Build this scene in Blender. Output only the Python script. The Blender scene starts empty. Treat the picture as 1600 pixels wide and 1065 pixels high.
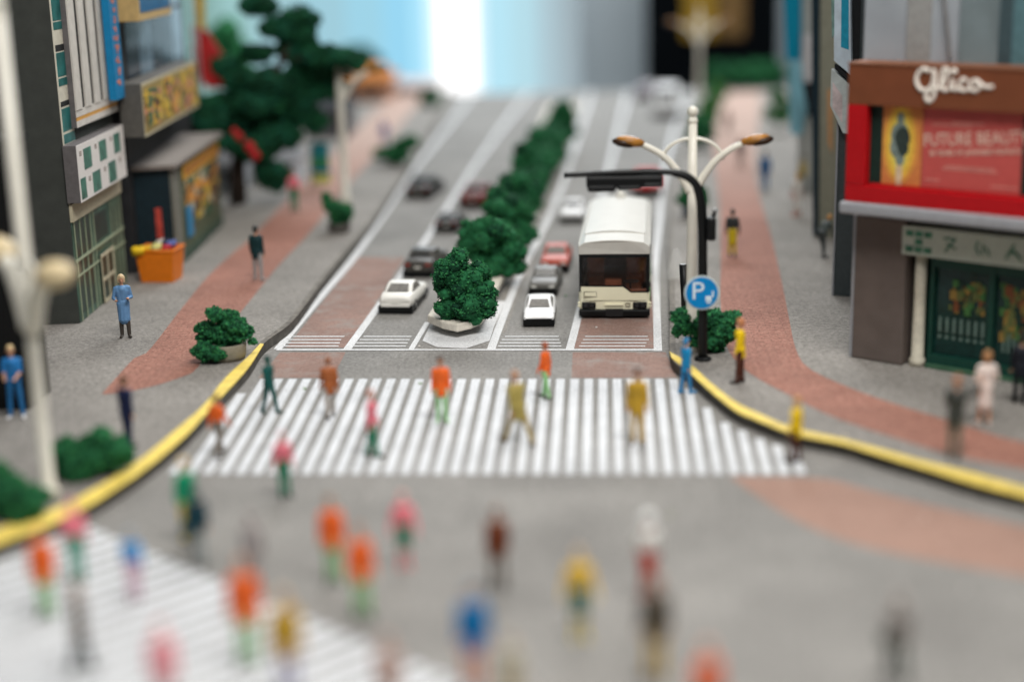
import bpy, bmesh, math, random
import numpy as np
from mathutils import Vector, Matrix, noise
from mathutils.bvhtree import BVHTree

sc = bpy.context.scene
C = sc.collection
R = math.radians
PI = math.pi

# ------------------------------------------------------------------ camera
F = 2400.0                       # focal length in pixels of a 1600 px wide picture
CAMH = 11.7
ROLL = 0.024
VPX, VPY = 958.0, -98.0          # where the street direction (+Y) vanishes


def cam_rot(yaw, pitch):
    return Matrix.Rotation(yaw, 3, 'Z') @ Matrix.Rotation(PI / 2 - pitch, 3, 'X') @ Matrix.Rotation(-ROLL, 3, 'Z')


def solve():
    yaw, pitch = 0.07, 0.25
    def res(a, b):
        d = cam_rot(a, b).transposed() @ Vector((0, 1, 0))
        return 800 + F * d.x / -d.z - VPX, 532.5 - F * d.y / -d.z - VPY
    for _ in range(20):
        r0 = res(yaw, pitch)
        e = 1e-5
        ra, rb = res(yaw + e, pitch), res(yaw, pitch + e)
        a, c = (ra[0] - r0[0]) / e, (ra[1] - r0[1]) / e
        b, d = (rb[0] - r0[0]) / e, (rb[1] - r0[1]) / e
        det = a * d - b * c
        yaw -= (d * r0[0] - b * r0[1]) / det
        pitch -= (-c * r0[0] + a * r0[1]) / det
    return yaw, pitch


YAW, PITCH = solve()
RM = cam_rot(YAW, PITCH)
RT = RM.transposed()
CP = Vector((0, 0, CAMH))


def ray(px, py):
    return RM @ Vector(((px - 800) / F, -(py - 532.5) / F, -1))


def G(px, py, z=0.0):
    d = ray(px, py)
    return CP + d * ((z - CAMH) / d.z)


def onplane(px, py, P0, n):
    d = ray(px, py)
    return CP + d * ((P0 - CP).dot(n) / d.dot(n))


def proj(P):
    v = RT @ (Vector(P) - CP)
    return 800 + F * v.x / -v.z, 532.5 - F * v.y / -v.z


def depth(P):
    return -(RT @ (Vector(P) - CP)).z


def hgt(P, py):
    """height above P at which the vertical through P reaches row py"""
    lo, hi = -5.0, 40.0
    for _ in range(40):
        m = (lo + hi) / 2
        if proj(Vector(P) + Vector((0, 0, m)))[1] > py:
            lo = m
        else:
            hi = m
    return lo


cam = bpy.data.cameras.new("camera")
cam.sensor_width = 36
cam.lens = 36 * F / 1600
cam.clip_start = 0.5
cam.clip_end = 600
cam.dof.use_dof = True
FOCUS = depth(G(800, 536))
cam.dof.focus_distance = FOCUS
cam.dof.aperture_fstop = (cam.lens / 1000) / 1.08
camo = bpy.data.objects.new("camera", cam)
camo.matrix_world = Matrix.Translation(CP) @ RM.to_4x4()
C.objects.link(camo)
sc.camera = camo

# ------------------------------------------------------------------ light
w = bpy.data.worlds.new("World")
sc.world = w
w.use_nodes = True
bg = w.node_tree.nodes["Background"]
bg.inputs[0].default_value = (0.80, 0.90, 1.0, 1)
bg.inputs[1].default_value = 0.135


def area(name, loc, target, sx, sy, power, col=(1, 1, 1)):
    l = bpy.data.lights.new(name, 'AREA')
    l.shape = 'RECTANGLE'
    l.size, l.size_y = sx, sy
    l.energy = power
    l.color = col
    o = bpy.data.objects.new(name, l)
    o.location = loc
    o.rotation_euler = (Vector(target) - Vector(loc)).to_track_quat('-Z', 'Y').to_euler()
    C.objects.link(o)
    return o


area("ceiling_lamp", (6, 62, 60), (0, 52, 0), 34, 24, 18500, (1.0, 0.965, 0.91))
area("far_ceiling_lamp", (4, 125, 48), (0, 100, 0), 50, 30, 56000, (0.93, 0.97, 1.0))
area("near_fill_light", (6, 12, 46), (2, 18, 0), 30, 14, 31000, (1.0, 0.97, 0.93))  # added fill that brightens the foreground road; no known lamp hangs there

vs = sc.view_settings
sc.display_settings.display_device = 'sRGB'
vs.view_transform = 'Standard'
vs.look = 'None'
vs.exposure = 0.0
vs.gamma = 1
vs.use_curve_mapping = False
sc.cycles.use_denoising = True
try:
    sc.cycles.denoiser = 'OPENIMAGEDENOISE'
except Exception:
    pass
sc.cycles.max_bounces = 6
sc.cycles.diffuse_bounces = 3
sc.cycles.caustics_reflective = False
sc.cycles.caustics_refractive = False
sc.cycles.use_adaptive_sampling = True
sc.cycles.adaptive_threshold = 0.02

# ------------------------------------------------------------------ materials
MATS = {}


def srgb(r, g, b):
    f = lambda c: (c / 255 / 12.92) if c <= 10 else ((c / 255 + 0.055) / 1.055) ** 2.4
    return (f(r), f(g), f(b))


def mat(name, col, rough=0.55, var=0.12, scale=6.0, bump=0.0, spec=0.22, metal=0.0, bscale=None, coat=0.0):
    """painted surface with a soft mottling of its own colour"""
    if name in MATS:
        return MATS[name]
    m = bpy.data.materials.new(name)
    m.use_nodes = True
    nt = m.node_tree
    b = nt.nodes["Principled BSDF"]
    tc = nt.nodes.new('ShaderNodeTexCoord')
    nz = nt.nodes.new('ShaderNodeTexNoise')
    nz.inputs['Scale'].default_value = scale
    nz.inputs['Detail'].default_value = 5
    nt.links.new(tc.outputs['Object'], nz.inputs['Vector'])
    rp = nt.nodes.new('ShaderNodeValToRGB')
    rp.color_ramp.elements[0].position = 0.3
    rp.color_ramp.elements[1].position = 0.7
    lo = [max(0, c * (1 - var)) for c in col]
    hi = [min(1, c * (1 + var)) for c in col]
    rp.color_ramp.elements[0].color = (*lo, 1)
    rp.color_ramp.elements[1].color = (*hi, 1)
    nt.links.new(nz.outputs['Fac'], rp.inputs['Fac'])
    nt.links.new(rp.outputs['Color'], b.inputs['Base Color'])
    b.inputs['Roughness'].default_value = rough
    b.inputs['Specular IOR Level'].default_value = spec
    b.inputs['Metallic'].default_value = metal
    b.inputs['Coat Weight'].default_value = coat
    if bump:
        n2 = nt.nodes.new('ShaderNodeTexNoise')
        n2.inputs['Scale'].default_value = bscale or scale * 3
        n2.inputs['Detail'].default_value = 4
        nt.links.new(tc.outputs['Object'], n2.inputs['Vector'])
        bp = nt.nodes.new('ShaderNodeBump')
        bp.inputs['Strength'].default_value = bump
        bp.inputs['Distance'].default_value = 0.03
        nt.links.new(n2.outputs['Fac'], bp.inputs['Height'])
        nt.links.new(bp.outputs['Normal'], b.inputs['Normal'])
    MATS[name] = m
    return m


def speckle_mat(name, base, dark, light, grain=9.0, mott=0.35, brick=None, mott_amt=0.35, worn=None, rough=0.85):
    """printed paper paving: fine grains, broad mottling, optional courses of bricks"""
    if name in MATS:
        return MATS[name]
    m = bpy.data.materials.new(name)
    m.use_nodes = True
    nt = m.node_tree
    L = nt.links.new
    b = nt.nodes["Principled BSDF"]
    tc = nt.nodes.new('ShaderNodeTexCoord')
    def nz(scale, detail=3, rough_=0.6):
        n = nt.nodes.new('ShaderNodeTexNoise')
        n.inputs['Scale'].default_value = scale
        n.inputs['Detail'].default_value = detail
        n.inputs['Roughness'].default_value = rough_
        L(tc.outputs['Object'], n.inputs['Vector'])
        return n
    def ramp(src, p0, p1, c0, c1):
        r = nt.nodes.new('ShaderNodeValToRGB')
        r.color_ramp.elements[0].position = p0
        r.color_ramp.elements[1].position = p1
        r.color_ramp.elements[0].color = (*c0, 1)
        r.color_ramp.elements[1].color = (*c1, 1)
        L(src, r.inputs['Fac'])
        return r
    def mix(fac, a, b_, mode='MIX'):
        x = nt.nodes.new('ShaderNodeMix')
        x.data_type = 'RGBA'
        x.blend_type = mode
        if isinstance(fac, (int, float)):
            x.inputs[0].default_value = fac
        else:
            L(fac, x.inputs[0])
        if isinstance(a, tuple): x.inputs[6].default_value = (*a, 1)
        else: L(a, x.inputs[6])
        if isinstance(b_, tuple): x.inputs[7].default_value = (*b_, 1)
        else: L(b_, x.inputs[7])
        return x.outputs[2]
    g1 = nz(grain, 4, 0.75)
    r1 = ramp(g1.outputs['Fac'], 0.36, 0.64, dark, light)
    colr = mix(0.5, base, r1.outputs['Color'])
    g3 = nz(grain * 2.6, 2, 0.8)
    r3 = ramp(g3.outputs['Fac'], 0.36, 0.66, (0.62, 0.62, 0.62), (1.24, 1.24, 1.24))
    colr = mix(0.75, colr, r3.outputs['Color'], 'MULTIPLY')
    g2 = nz(mott, 4, 0.6)
    r2 = ramp(g2.outputs['Fac'], 0.3, 0.72, (1 - mott_amt, 1 - mott_amt, 1 - mott_amt), (1 + mott_amt * .6,) * 3)
    colr = mix(1.0, colr, r2.outputs['Color'], 'MULTIPLY')
    if worn:
        g4 = nz(1.1, 6, 0.7)
        r4 = ramp(g4.outputs['Fac'], 0.5, 0.66, (0, 0, 0), (1, 1, 1))
        colr = mix(r4.outputs['Color'], colr, worn)
    if brick:
        bw, bh, mortar, amt, off = brick
        bk = nt.nodes.new('ShaderNodeTexBrick')
        bk.inputs['Scale'].default_value = 1.0
        bk.inputs['Brick Width'].default_value = bw
        bk.inputs['Row Height'].default_value = bh
        bk.inputs['Mortar Size'].default_value = 0.022
        bk.inputs['Mortar Smooth'].default_value = 0.6
        bk.offset = off
        bk.inputs['Color1'].default_value = (1.06, 1.06, 1.06, 1)
        bk.inputs['Color2'].default_value = (0.90, 0.90, 0.90, 1)
        bk.inputs['Mortar'].default_value = (mortar, mortar, mortar, 1)
        L(tc.outputs['Object'], bk.inputs['Vector'])
        colr = mix(amt, colr, bk.outputs['Color'], 'MULTIPLY')
    L(colr, b.inputs['Base Color'])
    b.inputs['Roughness'].default_value = rough
    b.inputs['Specular IOR Level'].default_value = 0.3
    bp = nt.nodes.new('ShaderNodeBump')
    bp.inputs['Strength'].default_value = 0.25
    bp.inputs['Distance'].default_value = 0.02
    L(g1.outputs['Fac'], bp.inputs['Height'])
    L(bp.outputs['Normal'], b.inputs['Normal'])
    MATS[name] = m
    return m


def paint_far_glare(m, y0, y1, pale):
    """window glare painted pale over the far path, fixed along the street"""
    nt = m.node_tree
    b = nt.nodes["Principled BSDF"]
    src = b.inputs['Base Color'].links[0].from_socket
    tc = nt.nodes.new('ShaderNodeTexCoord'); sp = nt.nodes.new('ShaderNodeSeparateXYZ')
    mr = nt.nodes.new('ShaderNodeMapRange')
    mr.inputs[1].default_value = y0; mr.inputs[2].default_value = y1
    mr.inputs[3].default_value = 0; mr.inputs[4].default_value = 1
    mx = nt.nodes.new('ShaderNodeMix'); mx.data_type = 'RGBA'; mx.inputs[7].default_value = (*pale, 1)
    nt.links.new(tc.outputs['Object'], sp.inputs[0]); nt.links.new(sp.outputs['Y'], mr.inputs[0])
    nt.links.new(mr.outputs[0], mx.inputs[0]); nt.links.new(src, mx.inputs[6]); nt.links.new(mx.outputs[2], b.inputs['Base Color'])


def emit(name, col, strength):
    m = bpy.data.materials.new(name)
    m.use_nodes = True
    nt = m.node_tree
    nt.nodes.clear()
    o = nt.nodes.new('ShaderNodeOutputMaterial')
    e = nt.nodes.new('ShaderNodeEmission')
    e.inputs[0].default_value = (*col, 1)
    e.inputs[1].default_value = strength
    nt.links.new(e.outputs[0], o.inputs[0])
    return m


def glass(name, col, rough=0.08, alpha=0.35):
    if name in MATS:
        return MATS[name]
    m = bpy.data.materials.new(name)
    m.use_nodes = True
    b = m.node_tree.nodes["Principled BSDF"]
    b.inputs['Base Color'].default_value = (*col, 1)
    b.inputs['Roughness'].default_value = rough
    b.inputs['Alpha'].default_value = alpha
    b.inputs['Specular IOR Level'].default_value = 0.6
    MATS[name] = m
    return m


# ------------------------------------------------------------------ mesh builder
def sm_curve(pts, n=6):
    """Catmull-Rom through 2-D or 3-D points"""
    P = [Vector(p) for p in pts]
    out = []
    for i in range(len(P) - 1):
        p0 = P[max(i - 1, 0)]; p1 = P[i]; p2 = P[i + 1]; p3 = P[min(i + 2, len(P) - 1)]
        for k in range(n):
            t = k / n
            out.append(0.5 * ((2 * p1) + (p2 - p0) * t + (2 * p0 - 5 * p1 + 4 * p2 - p3) * t * t + (3 * p1 - p0 - 3 * p2 + p3) * t ** 3))
    out.append(P[-1])
    return out


class MB:
    def __init__(s):
        s.v = []; s.f = []; s.m = []

    def add(s, vs_, fs, mi=0):
        o = len(s.v)
        s.v.extend([tuple(v) for v in vs_])
        for f in fs:
            s.f.append(tuple(i + o for i in f)); s.m.append(mi)
        return s

    def box(s, c, d, rz=0, mi=0, taper=1.0, M=None):
        hx, hy, hz = d[0] / 2, d[1] / 2, d[2] / 2
        pts = []
        for z, t in ((-hz, 1), (hz, taper)):
            for x, y in ((-hx, -hy), (hx, -hy), (hx, hy), (-hx, hy)):
                p = Vector((x * t, y * t, z))
                if M is not None: p = M @ p
                elif rz: p = Matrix.Rotation(rz, 3, 'Z') @ p
                pts.append(p + Vector(c))
        return s.add(pts, [(3, 2, 1, 0), (4, 5, 6, 7), (0, 1, 5, 4), (1, 2, 6, 5), (2, 3, 7, 6), (3, 0, 4, 7)], mi)

    def tube(s, path, rad, n=10, mi=0, cap=True, flat=None):
        P = [Vector(p) for p in path]
        rs = rad if isinstance(rad, (list, tuple)) else [rad] * len(P)
        pts = []; up = Vector((0.03, 0.05, 1))
        prev = None
        for i, p in enumerate(P):
            t = (P[min(i + 1, len(P) - 1)] - P[max(i - 1, 0)]).normalized()
            if prev is None:
                a = t.cross(Vector((0, 1, 0)) if abs(t.y) < .9 else Vector((1, 0, 0))).normalized()
            else:
                a = (prev - t * prev.dot(t)).normalized()
            prev = a
            b = t.cross(a)
            for k in range(n):
                an = 2 * PI * k / n
                pts.append(p + (a * math.cos(an) + b * math.sin(an)) * rs[i])
        fs = []
        for i in range(len(P) - 1):
            for k in range(n):
                k2 = (k + 1) % n
                fs.append((i * n + k, i * n + k2, (i + 1) * n + k2, (i + 1) * n + k))
        if cap:
            fs.append(tuple(range(n - 1, -1, -1)))
            fs.append(tuple((len(P) - 1) * n + k for k in range(n)))
        return s.add(pts, fs, mi)

    def lathe(s, prof, n=20, c=(0, 0, 0), mi=0, sx=1, sy=1):
        pts = []; fs = []
        c = Vector(c)
        for r, z in prof:
            for k in range(n):
                an = 2 * PI * k / n
                pts.append(c + Vector((r * math.cos(an) * sx, r * math.sin(an) * sy, z)))
        for i in range(len(prof) - 1):
            for k in range(n):
                k2 = (k + 1) % n
                fs.append((i * n + k, i * n + k2, (i + 1) * n + k2, (i + 1) * n + k))
        fs.append(tuple(range(n - 1, -1, -1)))
        fs.append(tuple((len(prof) - 1) * n + k for k in range(n)))
        return s.add(pts, fs, mi)

    def ball(s, c, r, n=12, mi=0, M=None):
        c = Vector(c)
        rr = r if isinstance(r, (tuple, list)) else (r, r, r)
        pts = []; fs = []
        h = n // 2
        for i in range(h + 1):
            ph = PI * (i + 0.02) / (h + 0.04)
            for k in range(n):
                an = 2 * PI * k / n
                p = Vector((rr[0] * math.sin(ph) * math.cos(an), rr[1] * math.sin(ph) * math.sin(an), rr[2] * math.cos(ph)))
                if M is not None: p = M @ p
                pts.append(c + p)
        for i in range(h):
            for k in range(n):
                k2 = (k + 1) % n
                fs.append((i * n + k, (i + 1) * n + k, (i + 1) * n + k2, i * n + k2))
        fs.append(tuple(range(n)))
        fs.append(tuple(h * n + k for k in range(n - 1, -1, -1)))
        return s.add(pts, fs, mi)

    def prism(s, poly, up, mi=0):
        """polygon of 3-D points pushed along the vector up"""
        up = Vector(up); n = len(poly)
        pts = [Vector(p) for p in poly] + [Vector(p) + up for p in poly]
        fs = [tuple(range(n - 1, -1, -1)), tuple(range(n, 2 * n))]
        for k in range(n):
            k2 = (k + 1) % n
            fs.append((k, k2, n + k2, n + k))
        return s.add(pts, fs, mi)

    def poly(s, pts, mi=0):
        return s.add(pts, [tuple(range(len(pts)))], mi)

    def build(s, name, mats, parent=None, smooth=False, bevel=0.0, sub=0, inv=None, segs=2, recalc=True):
        me = bpy.data.meshes.new(name)
        me.from_pydata([tuple(v) for v in s.v], [], s.f)
        if not isinstance(mats, (list, tuple)):
            mats = [mats]
        for m in mats:
            me.materials.append(m)
        me.polygons.foreach_set('material_index', s.m)
        if recalc:
            bm = bmesh.new(); bm.from_mesh(me)
            bmesh.ops.recalc_face_normals(bm, faces=bm.faces)
            bm.to_mesh(me); bm.free()
        if smooth:
            me.polygons.foreach_set('use_smooth', [True] * len(me.polygons))
        me.update()
        o = bpy.data.objects.new(name, me)
        C.objects.link(o)
        if parent is not None:
            o.parent = parent
            if inv is not None:
                o.matrix_parent_inverse = inv
        if bevel:
            b = o.modifiers.new('bevel', 'BEVEL'); b.width = bevel; b.segments = segs
            b.limit_method = 'ANGLE'; b.angle_limit = R(35)
        if sub:
            b = o.modifiers.new('subsurf', 'SUBSURF'); b.levels = b.render_levels = sub
        return o


def tag(o, label=None, cat=None, group=None, kind=None):
    if label: o['label'] = label
    if cat: o['category'] = cat
    if group: o['group'] = group
    if kind: o['kind'] = kind
    return o


def thing(name, label, cat, loc=(0, 0, 0), rz=0, group=None, scale=1.0):
    o = bpy.data.objects.new(name, None)
    o.empty_display_size = 0.2
    o.location = loc; o.rotation_euler = (0, 0, rz); o.scale = (scale,) * 3
    C.objects.link(o)
    return tag(o, label, cat, group)


def winv(o):
    """inverse of a fresh empty's world matrix: its parts are written in world coordinates"""
    return (Matrix.Translation(o.location) @ Matrix.Rotation(o.rotation_euler.z, 4, 'Z')).inverted()


def struct(o):
    o['kind'] = 'structure'
    return o


def children(o):
    return [c for c in bpy.data.objects if c.parent == o]


def copy_tree(o, parent=None, kids=None):
    c = o.copy(); C.objects.link(c)
    if parent is not None:
        c.parent = parent
    for ch in (kids or KIDS)(o):
        copy_tree(ch, c, kids)
    return c


def KIDS(o):
    return list(o.children)


# ------------------------------------------------------------------ colours
M_road = speckle_mat('asphalt_print', (.245, .235, .220), (.11, .105, .097), (.38, .37, .35), grain=8, mott=0.3, mott_amt=0.22, brick=(1.1, 1.1, .90, .5, 0))
M_pave = speckle_mat('pavement_print', (.265, .248, .225), (.12, .11, .10), (.40, .375, .345), grain=7.5, mott=0.3, mott_amt=0.2)
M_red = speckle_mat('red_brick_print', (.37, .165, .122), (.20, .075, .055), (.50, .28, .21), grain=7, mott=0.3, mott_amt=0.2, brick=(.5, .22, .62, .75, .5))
M_redroad = speckle_mat('faded_red_paving', (.30, .19, .155), (.22, .125, .10), (.37, .25, .21), grain=8, mott=0.35, mott_amt=0.22, brick=(.45, .25, .8, .5, .5), worn=(.285, .235, .21))
M_redturn = speckle_mat('pale_red_paving', (.31, .195, .15), (.29, .16, .12), (.42, .28, .23), grain=6, mott=0.3, mott_amt=0.15)
M_paint = speckle_mat('white_road_paint', (.72, .73, .74), (.56, .57, .58), (.80, .80, .80), grain=11, mott=0.5, mott_amt=0.10)
M_bars = speckle_mat('white_crossing_paint', (.70, .72, .75), (.50, .52, .54), (.72, .74, .76), grain=7, mott=0.6, mott_amt=0.12)
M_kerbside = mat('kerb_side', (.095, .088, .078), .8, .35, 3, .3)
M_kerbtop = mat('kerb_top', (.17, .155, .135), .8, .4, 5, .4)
M_yellow = mat('yellow_kerb_paint', (.76, .58, .13), .6, .16, 2.5, .25)
M_white = mat('white_plastic', (.78, .765, .70), .35, .03, 3)
M_black = mat('black_plastic', (.005, .0055, .006), .42, .2, 5, spec=.25)

paint_far_glare(M_red, 62, 92, (.42, .30, .25))  # far brick made paler in its colour to imitate window glare

# ------------------------------------------------------------------ ground, pavements, kerbs
KZ = 0.30
mb = MB()
n = 1
mb.poly([(-140, -4, 0), (140, -4, 0), (140, 122, 0), (-140, 122, 0)])
road = struct(mb.build('road', M_road))
mb = MB(); mb.box((0, 59, -1.52), (280, 126, 3.0))
struct(mb.build('ground_board', mat('board_edge', (.30, .27, .25), .8)))

kl_out = [(-420, 985), (-200, 925), (-90, 884), (0, 848), (106, 806), (211, 743), (282, 687), (317, 651), (352, 613), (387, 575), (412, 537), (456, 503),
          (501, 444), (541, 394), (580, 349), (620, 292), (640, 262), (662, 226), (684, 190), (700, 160), (706, 141)]
kl_yel_in = [(-420, 948), (-200, 890), (-90, 852), (0, 817), (106, 778), (211, 716), (282, 658), (317, 627), (352, 588), (387, 555), (407, 534)]
kr_out = [(2150, 930), (1900, 855), (1750, 812), (1600, 774), (1525, 755), (1450, 732), (1375, 710), (1319, 693), (1262, 682), (1225, 672), (1187, 657), (1150, 641),
          (1112, 612), (1079, 583), (1049, 558), (1047, 500), (1046, 438), (1044, 380), (1046, 330), (1052, 290), (1063, 235), (1079, 185), (1096, 141)]
kr_yel_in = [(2150, 908), (1900, 835), (1750, 792), (1600, 755), (1525, 734), (1450, 716), (1375, 695), (1319, 680), (1262, 667), (1225, 659), (1187, 642),
             (1150, 624), (1112, 597), (1079, 567), (1046, 547)]


def mapz(pts, z, n=5):
    return [G(p.x, p.y, z) for p in sm_curve(pts, n)]


def offset_line(P, d):
    out = []
    for i, p in enumerate(P):
        t = (P[min(i + 1, len(P) - 1)] - P[max(i - 1, 0)])
        t = Vector((t.x, t.y, 0)).normalized()
        out.append(p + Vector((-t.y, t.x, 0)) * d)
    return out


KL = mapz(kl_out, KZ)
KR = mapz(kr_out, KZ)


def pavement(name, edge, far_x):
    m = MB()
    top = [p.copy() for p in edge] + [Vector((far_x, edge[-1].y, KZ)), Vector((far_x, edge[0].y, KZ))]
    m.poly(top)
    return struct(m.build(name, M_pave))


pavement('pavement_west', KL, -120)
pavement('pavement_east', KR, 120)


def kerb(name, edge, side, sg):
    """a kerb stone along the pavement edge: dark side wall, thin worn top"""
    m = MB()
    inn = offset_line(edge, sg * 0.17)
    top = [p + Vector((0, 0, 0.006)) for p in edge]
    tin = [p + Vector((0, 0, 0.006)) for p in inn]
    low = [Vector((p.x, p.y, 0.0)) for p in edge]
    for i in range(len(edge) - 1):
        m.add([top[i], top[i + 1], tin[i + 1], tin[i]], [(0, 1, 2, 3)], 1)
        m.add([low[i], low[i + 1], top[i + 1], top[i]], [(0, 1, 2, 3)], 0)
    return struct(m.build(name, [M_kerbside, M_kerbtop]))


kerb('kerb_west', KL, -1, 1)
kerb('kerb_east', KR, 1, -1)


def strip(name, a, b, z, m, th=0.0):
    A = mapz(a, z); B = mapz(b, z)
    q = MB()
    k = min(len(A), len(B))
    def rs(P, n=120):
        L = [0]
        for i in range(1, len(P)): L.append(L[-1] + (P[i] - P[i - 1]).length)
        out = []
        for j in range(n):
            t = L[-1] * j / (n - 1)
            i = max(1, min(len(P) - 1, next((i for i in range(1, len(P)) if L[i] >= t - 1e-9), len(P) - 1)))
            f = (t - L[i - 1]) / max(1e-9, L[i] - L[i - 1])
            out.append(P[i - 1].lerp(P[i], f))
        return out
    A, B = rs(A), rs(B)
    for i in range(len(A) - 1):
        q.add([A[i], A[i + 1], B[i + 1], B[i]], [(0, 1, 2, 3)], 0)
    if th:
        for X in (A, B):
            for i in range(len(A) - 1):
                q.add([X[i], X[i + 1], X[i + 1] - Vector((0, 0, th)), X[i] - Vector((0, 0, th))], [(0, 1, 2, 3)], 0)
    return struct(q.build(name, m))


# yellow painted kerb tops
kl_yel_in = [(x, y + (6.5 if y > 620 else 2)) for x, y in kl_yel_in]
kr_yel_in = [(x, y + (6.0 if x > 1250 else (4 if x > 1120 else 1.5))) for x, y in kr_yel_in]
strip('kerb_yellow_line_west', kl_yel_in, [p for p in kl_out[:11]], KZ + .035, M_yellow, .03)
strip('kerb_yellow_line_east', kr_yel_in, [p for p in kr_out[:15]], KZ + .035, M_yellow, .03)

# red brick walks
rb_l = [(160, 614), (211, 558), (231, 549), (282, 484), (324, 433), (363, 396), (394, 371), (430, 332), (470, 290), (520, 240), (565, 195), (600, 160), (615, 142)]
rb_r = [(162, 616), (215, 609), (262, 596), (303, 581), (316, 562), (335, 540), (370, 495), (400, 458), (434, 416), (484, 363), (530, 305), (575, 255), (618, 205), (655, 160), (668, 142)]
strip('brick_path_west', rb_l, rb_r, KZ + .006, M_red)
rr_l = [(2000, 800), (1800, 768), (1600, 732), (1487, 710), (1375, 676), (1300, 650), (1232, 616), (1169, 581), (1135, 540), (1126, 470), (1126, 426), (1126, 370), (1125, 320), (1116, 250), (1113, 200), (1122, 144)]
rr_r = [(2000, 745), (1800, 718), (1600, 691), (1525, 669), (1412, 635), (1337, 609), (1265, 576), (1244, 546), (1234, 503), (1223, 447), (1206, 373), (1184, 296), (1180, 250), (1184, 200), (1190, 144)]
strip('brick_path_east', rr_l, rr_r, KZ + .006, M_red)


def flat(name, px, z, m, smooth=0):
    q = MB()
    pts = sm_curve(px + [px[0]], smooth)[:-1] if smooth else px
    q.poly([G(p[0], p[1], z) for p in pts])
    return struct(q.build(name, m))


# red patches printed on the road
flat('road_red_paving', [(447, 543), (560, 402), (633, 402), (543, 543)], .004, M_redroad)
flat('road_red_paving_crossing', [(438, 550), (540, 550), (520, 590), (404, 590)], .004, M_redroad)
flat('road_red_paving_bus_lane', [(891, 544), (905, 487), (925, 380), (1018, 380), (1024, 544)], .004, M_redroad)
flat('road_red_paving_east', [(895, 550), (1040, 550), (1058, 590), (893, 590)], .004, M_redroad)
q = MB()
lo = mapz([(1140, 744), (1180, 772), (1250, 815), (1340, 850), (1450, 874), (1600, 900), (1760, 930), (2000, 980)], .004)
hi = mapz([(1175, 744), (1290, 748), (1350, 763), (1450, 788), (1600, 822), (1720, 850), (1860, 890), (2000, 930)], .004)
for i in range(len(lo) - 1):
    q.add([lo[i], lo[i + 1], hi[i + 1], hi[i]], [(0, 1, 2, 3)])
struct(q.build('road_red_paving_turn', M_redturn))

# lane lines
Z1 = .010


def line_px(q, pts, w_m, z=Z1, smooth=4):
    P = [G(p[0], p[1], z) for p in (sm_curve(pts, smooth) if smooth else [Vector(p) for p in pts])]
    a = offset_line(P, w_m / 2); b = offset_line(P, -w_m / 2)
    for i in range(len(P) - 1):
        q.add([a[i], a[i + 1], b[i + 1], b[i]], [(0, 1, 2, 3)])


q = MB()
line_px(q, [(434, 545), (500, 465), (558, 396), (622, 301), (662, 245), (705, 190), (728, 160), (738, 142)], .25)
line_px(q, [(542, 546), (590, 480), (650, 397), (697, 327), (745, 255), (790, 192), (815, 160), (828, 142)], .25)
line_px(q, [(642, 546), (668, 503)], .17)
line_px(q, [(767, 546), (788, 490), (812, 430), (845, 365), (872, 305), (890, 255), (905, 205), (918, 160), (922, 142)], .25)
line_px(q, [(890, 546), (903, 496), (925, 400), (935, 330), (950, 270), (965, 210), (978, 160), (983, 142)], .24)
line_px(q, [(1028, 548), (1026, 480), (1024, 413), (1030, 350), (1033, 310), (1040, 260), (1052, 210), (1068, 165), (1078, 142)], .24)
line_px(q, [(432, 546), (1031, 546)], .16, Z1 + .004, 0)
for lane in (((458, 538), (449, 533), (443, 531), (438, 529)), ((568, 643), (562, 640), (557, 637), (552, 634)), ((789, 873), (784, 874), (781, 876), (778, 877)),
             ((914, 1012), (911, 1014), (908, 1010), (905, 1008))):
    for k, (xa, xb) in enumerate(lane):
        line_px(q, [(xa, 525.3 + k * 5.0), (xb, 525.3 + k * 5.0)], .11, Z1, 0)
struct(q.build('road_markings_lanes', M_paint))

# crossing, 38 bars
q = MB()
kerb_clip_r = [(1060, 585), (1072, 596), (1094, 622), (1124, 650), (1150, 664), (1176, 674), (1202, 686), (1229, 693), (1262, 701), (1300, 712)]
kerb_clip_l = [(240, 745), (280, 720), (300, 700), (330, 667), (368, 622), (395, 592)]


def interp(tab, x):
    if x <= tab[0][0]: return tab[0][1]
    for (a, b), (c, d) in zip(tab, tab[1:]):
        if x <= c: return b + (d - b) * (x - a) / (c - a)
    return tab[-1][1]


for i in range(-3, 38):
    xt, xb = 392 + 22.0 * i, 297 + 25.8 * i
    y0, y1 = 591.5, 740.0
    best = None
    for k in range(60):
        y = y0 + (y1 - y0) * k / 59
        x = xt + (xb - xt) * (y - y0) / (y1 - y0)
        ok = True
        if x > 1060 and y < interp(kerb_clip_r, x) + 4: ok = False
        if x < 400 and y < interp(kerb_clip_l, x) + 2: ok = False
        if ok and best is None: best = y
    if best is None or best > 735: continue
    t = (best - y0) / (y1 - y0)
    x_ = xt + (xb - xt) * t
    hw0, hw1 = 6.6 + .9 * t, 7.7
    q.poly([G(x_ - hw0, best, Z1), G(x_ + hw0, best, Z1), G(xb + hw1, y1, Z1), G(xb - hw1, y1, Z1)])
struct(q.build('road_markings_crossing', M_bars))

# second crossing at the near corner
q = MB()
A0, A1 = G(158, 829, Z1), G(725, 1066, Z1)
dr = (G(60, 1004, Z1) - G(300, 922, Z1)).normalized()
e = (A1 - A0); L_ = e.length; e = e / L_
for k in range(-1, int(L_ * 1.6 / .47)):
    p = A0 + e * (k * .47)
    p2 = p + e * .31
    far = 11.5
    q.poly([p, p2, p2 + dr * far, p + dr * far])
struct(q.build('road_markings_near_crossing', M_bars))

# hatched island nose at the end of the median
flat('road_island_paint', [(660, 532), (683, 542), (728, 544), (765, 532), (772, 510), (790, 470), (700, 470), (672, 508)], .012, M_paint)

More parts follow.
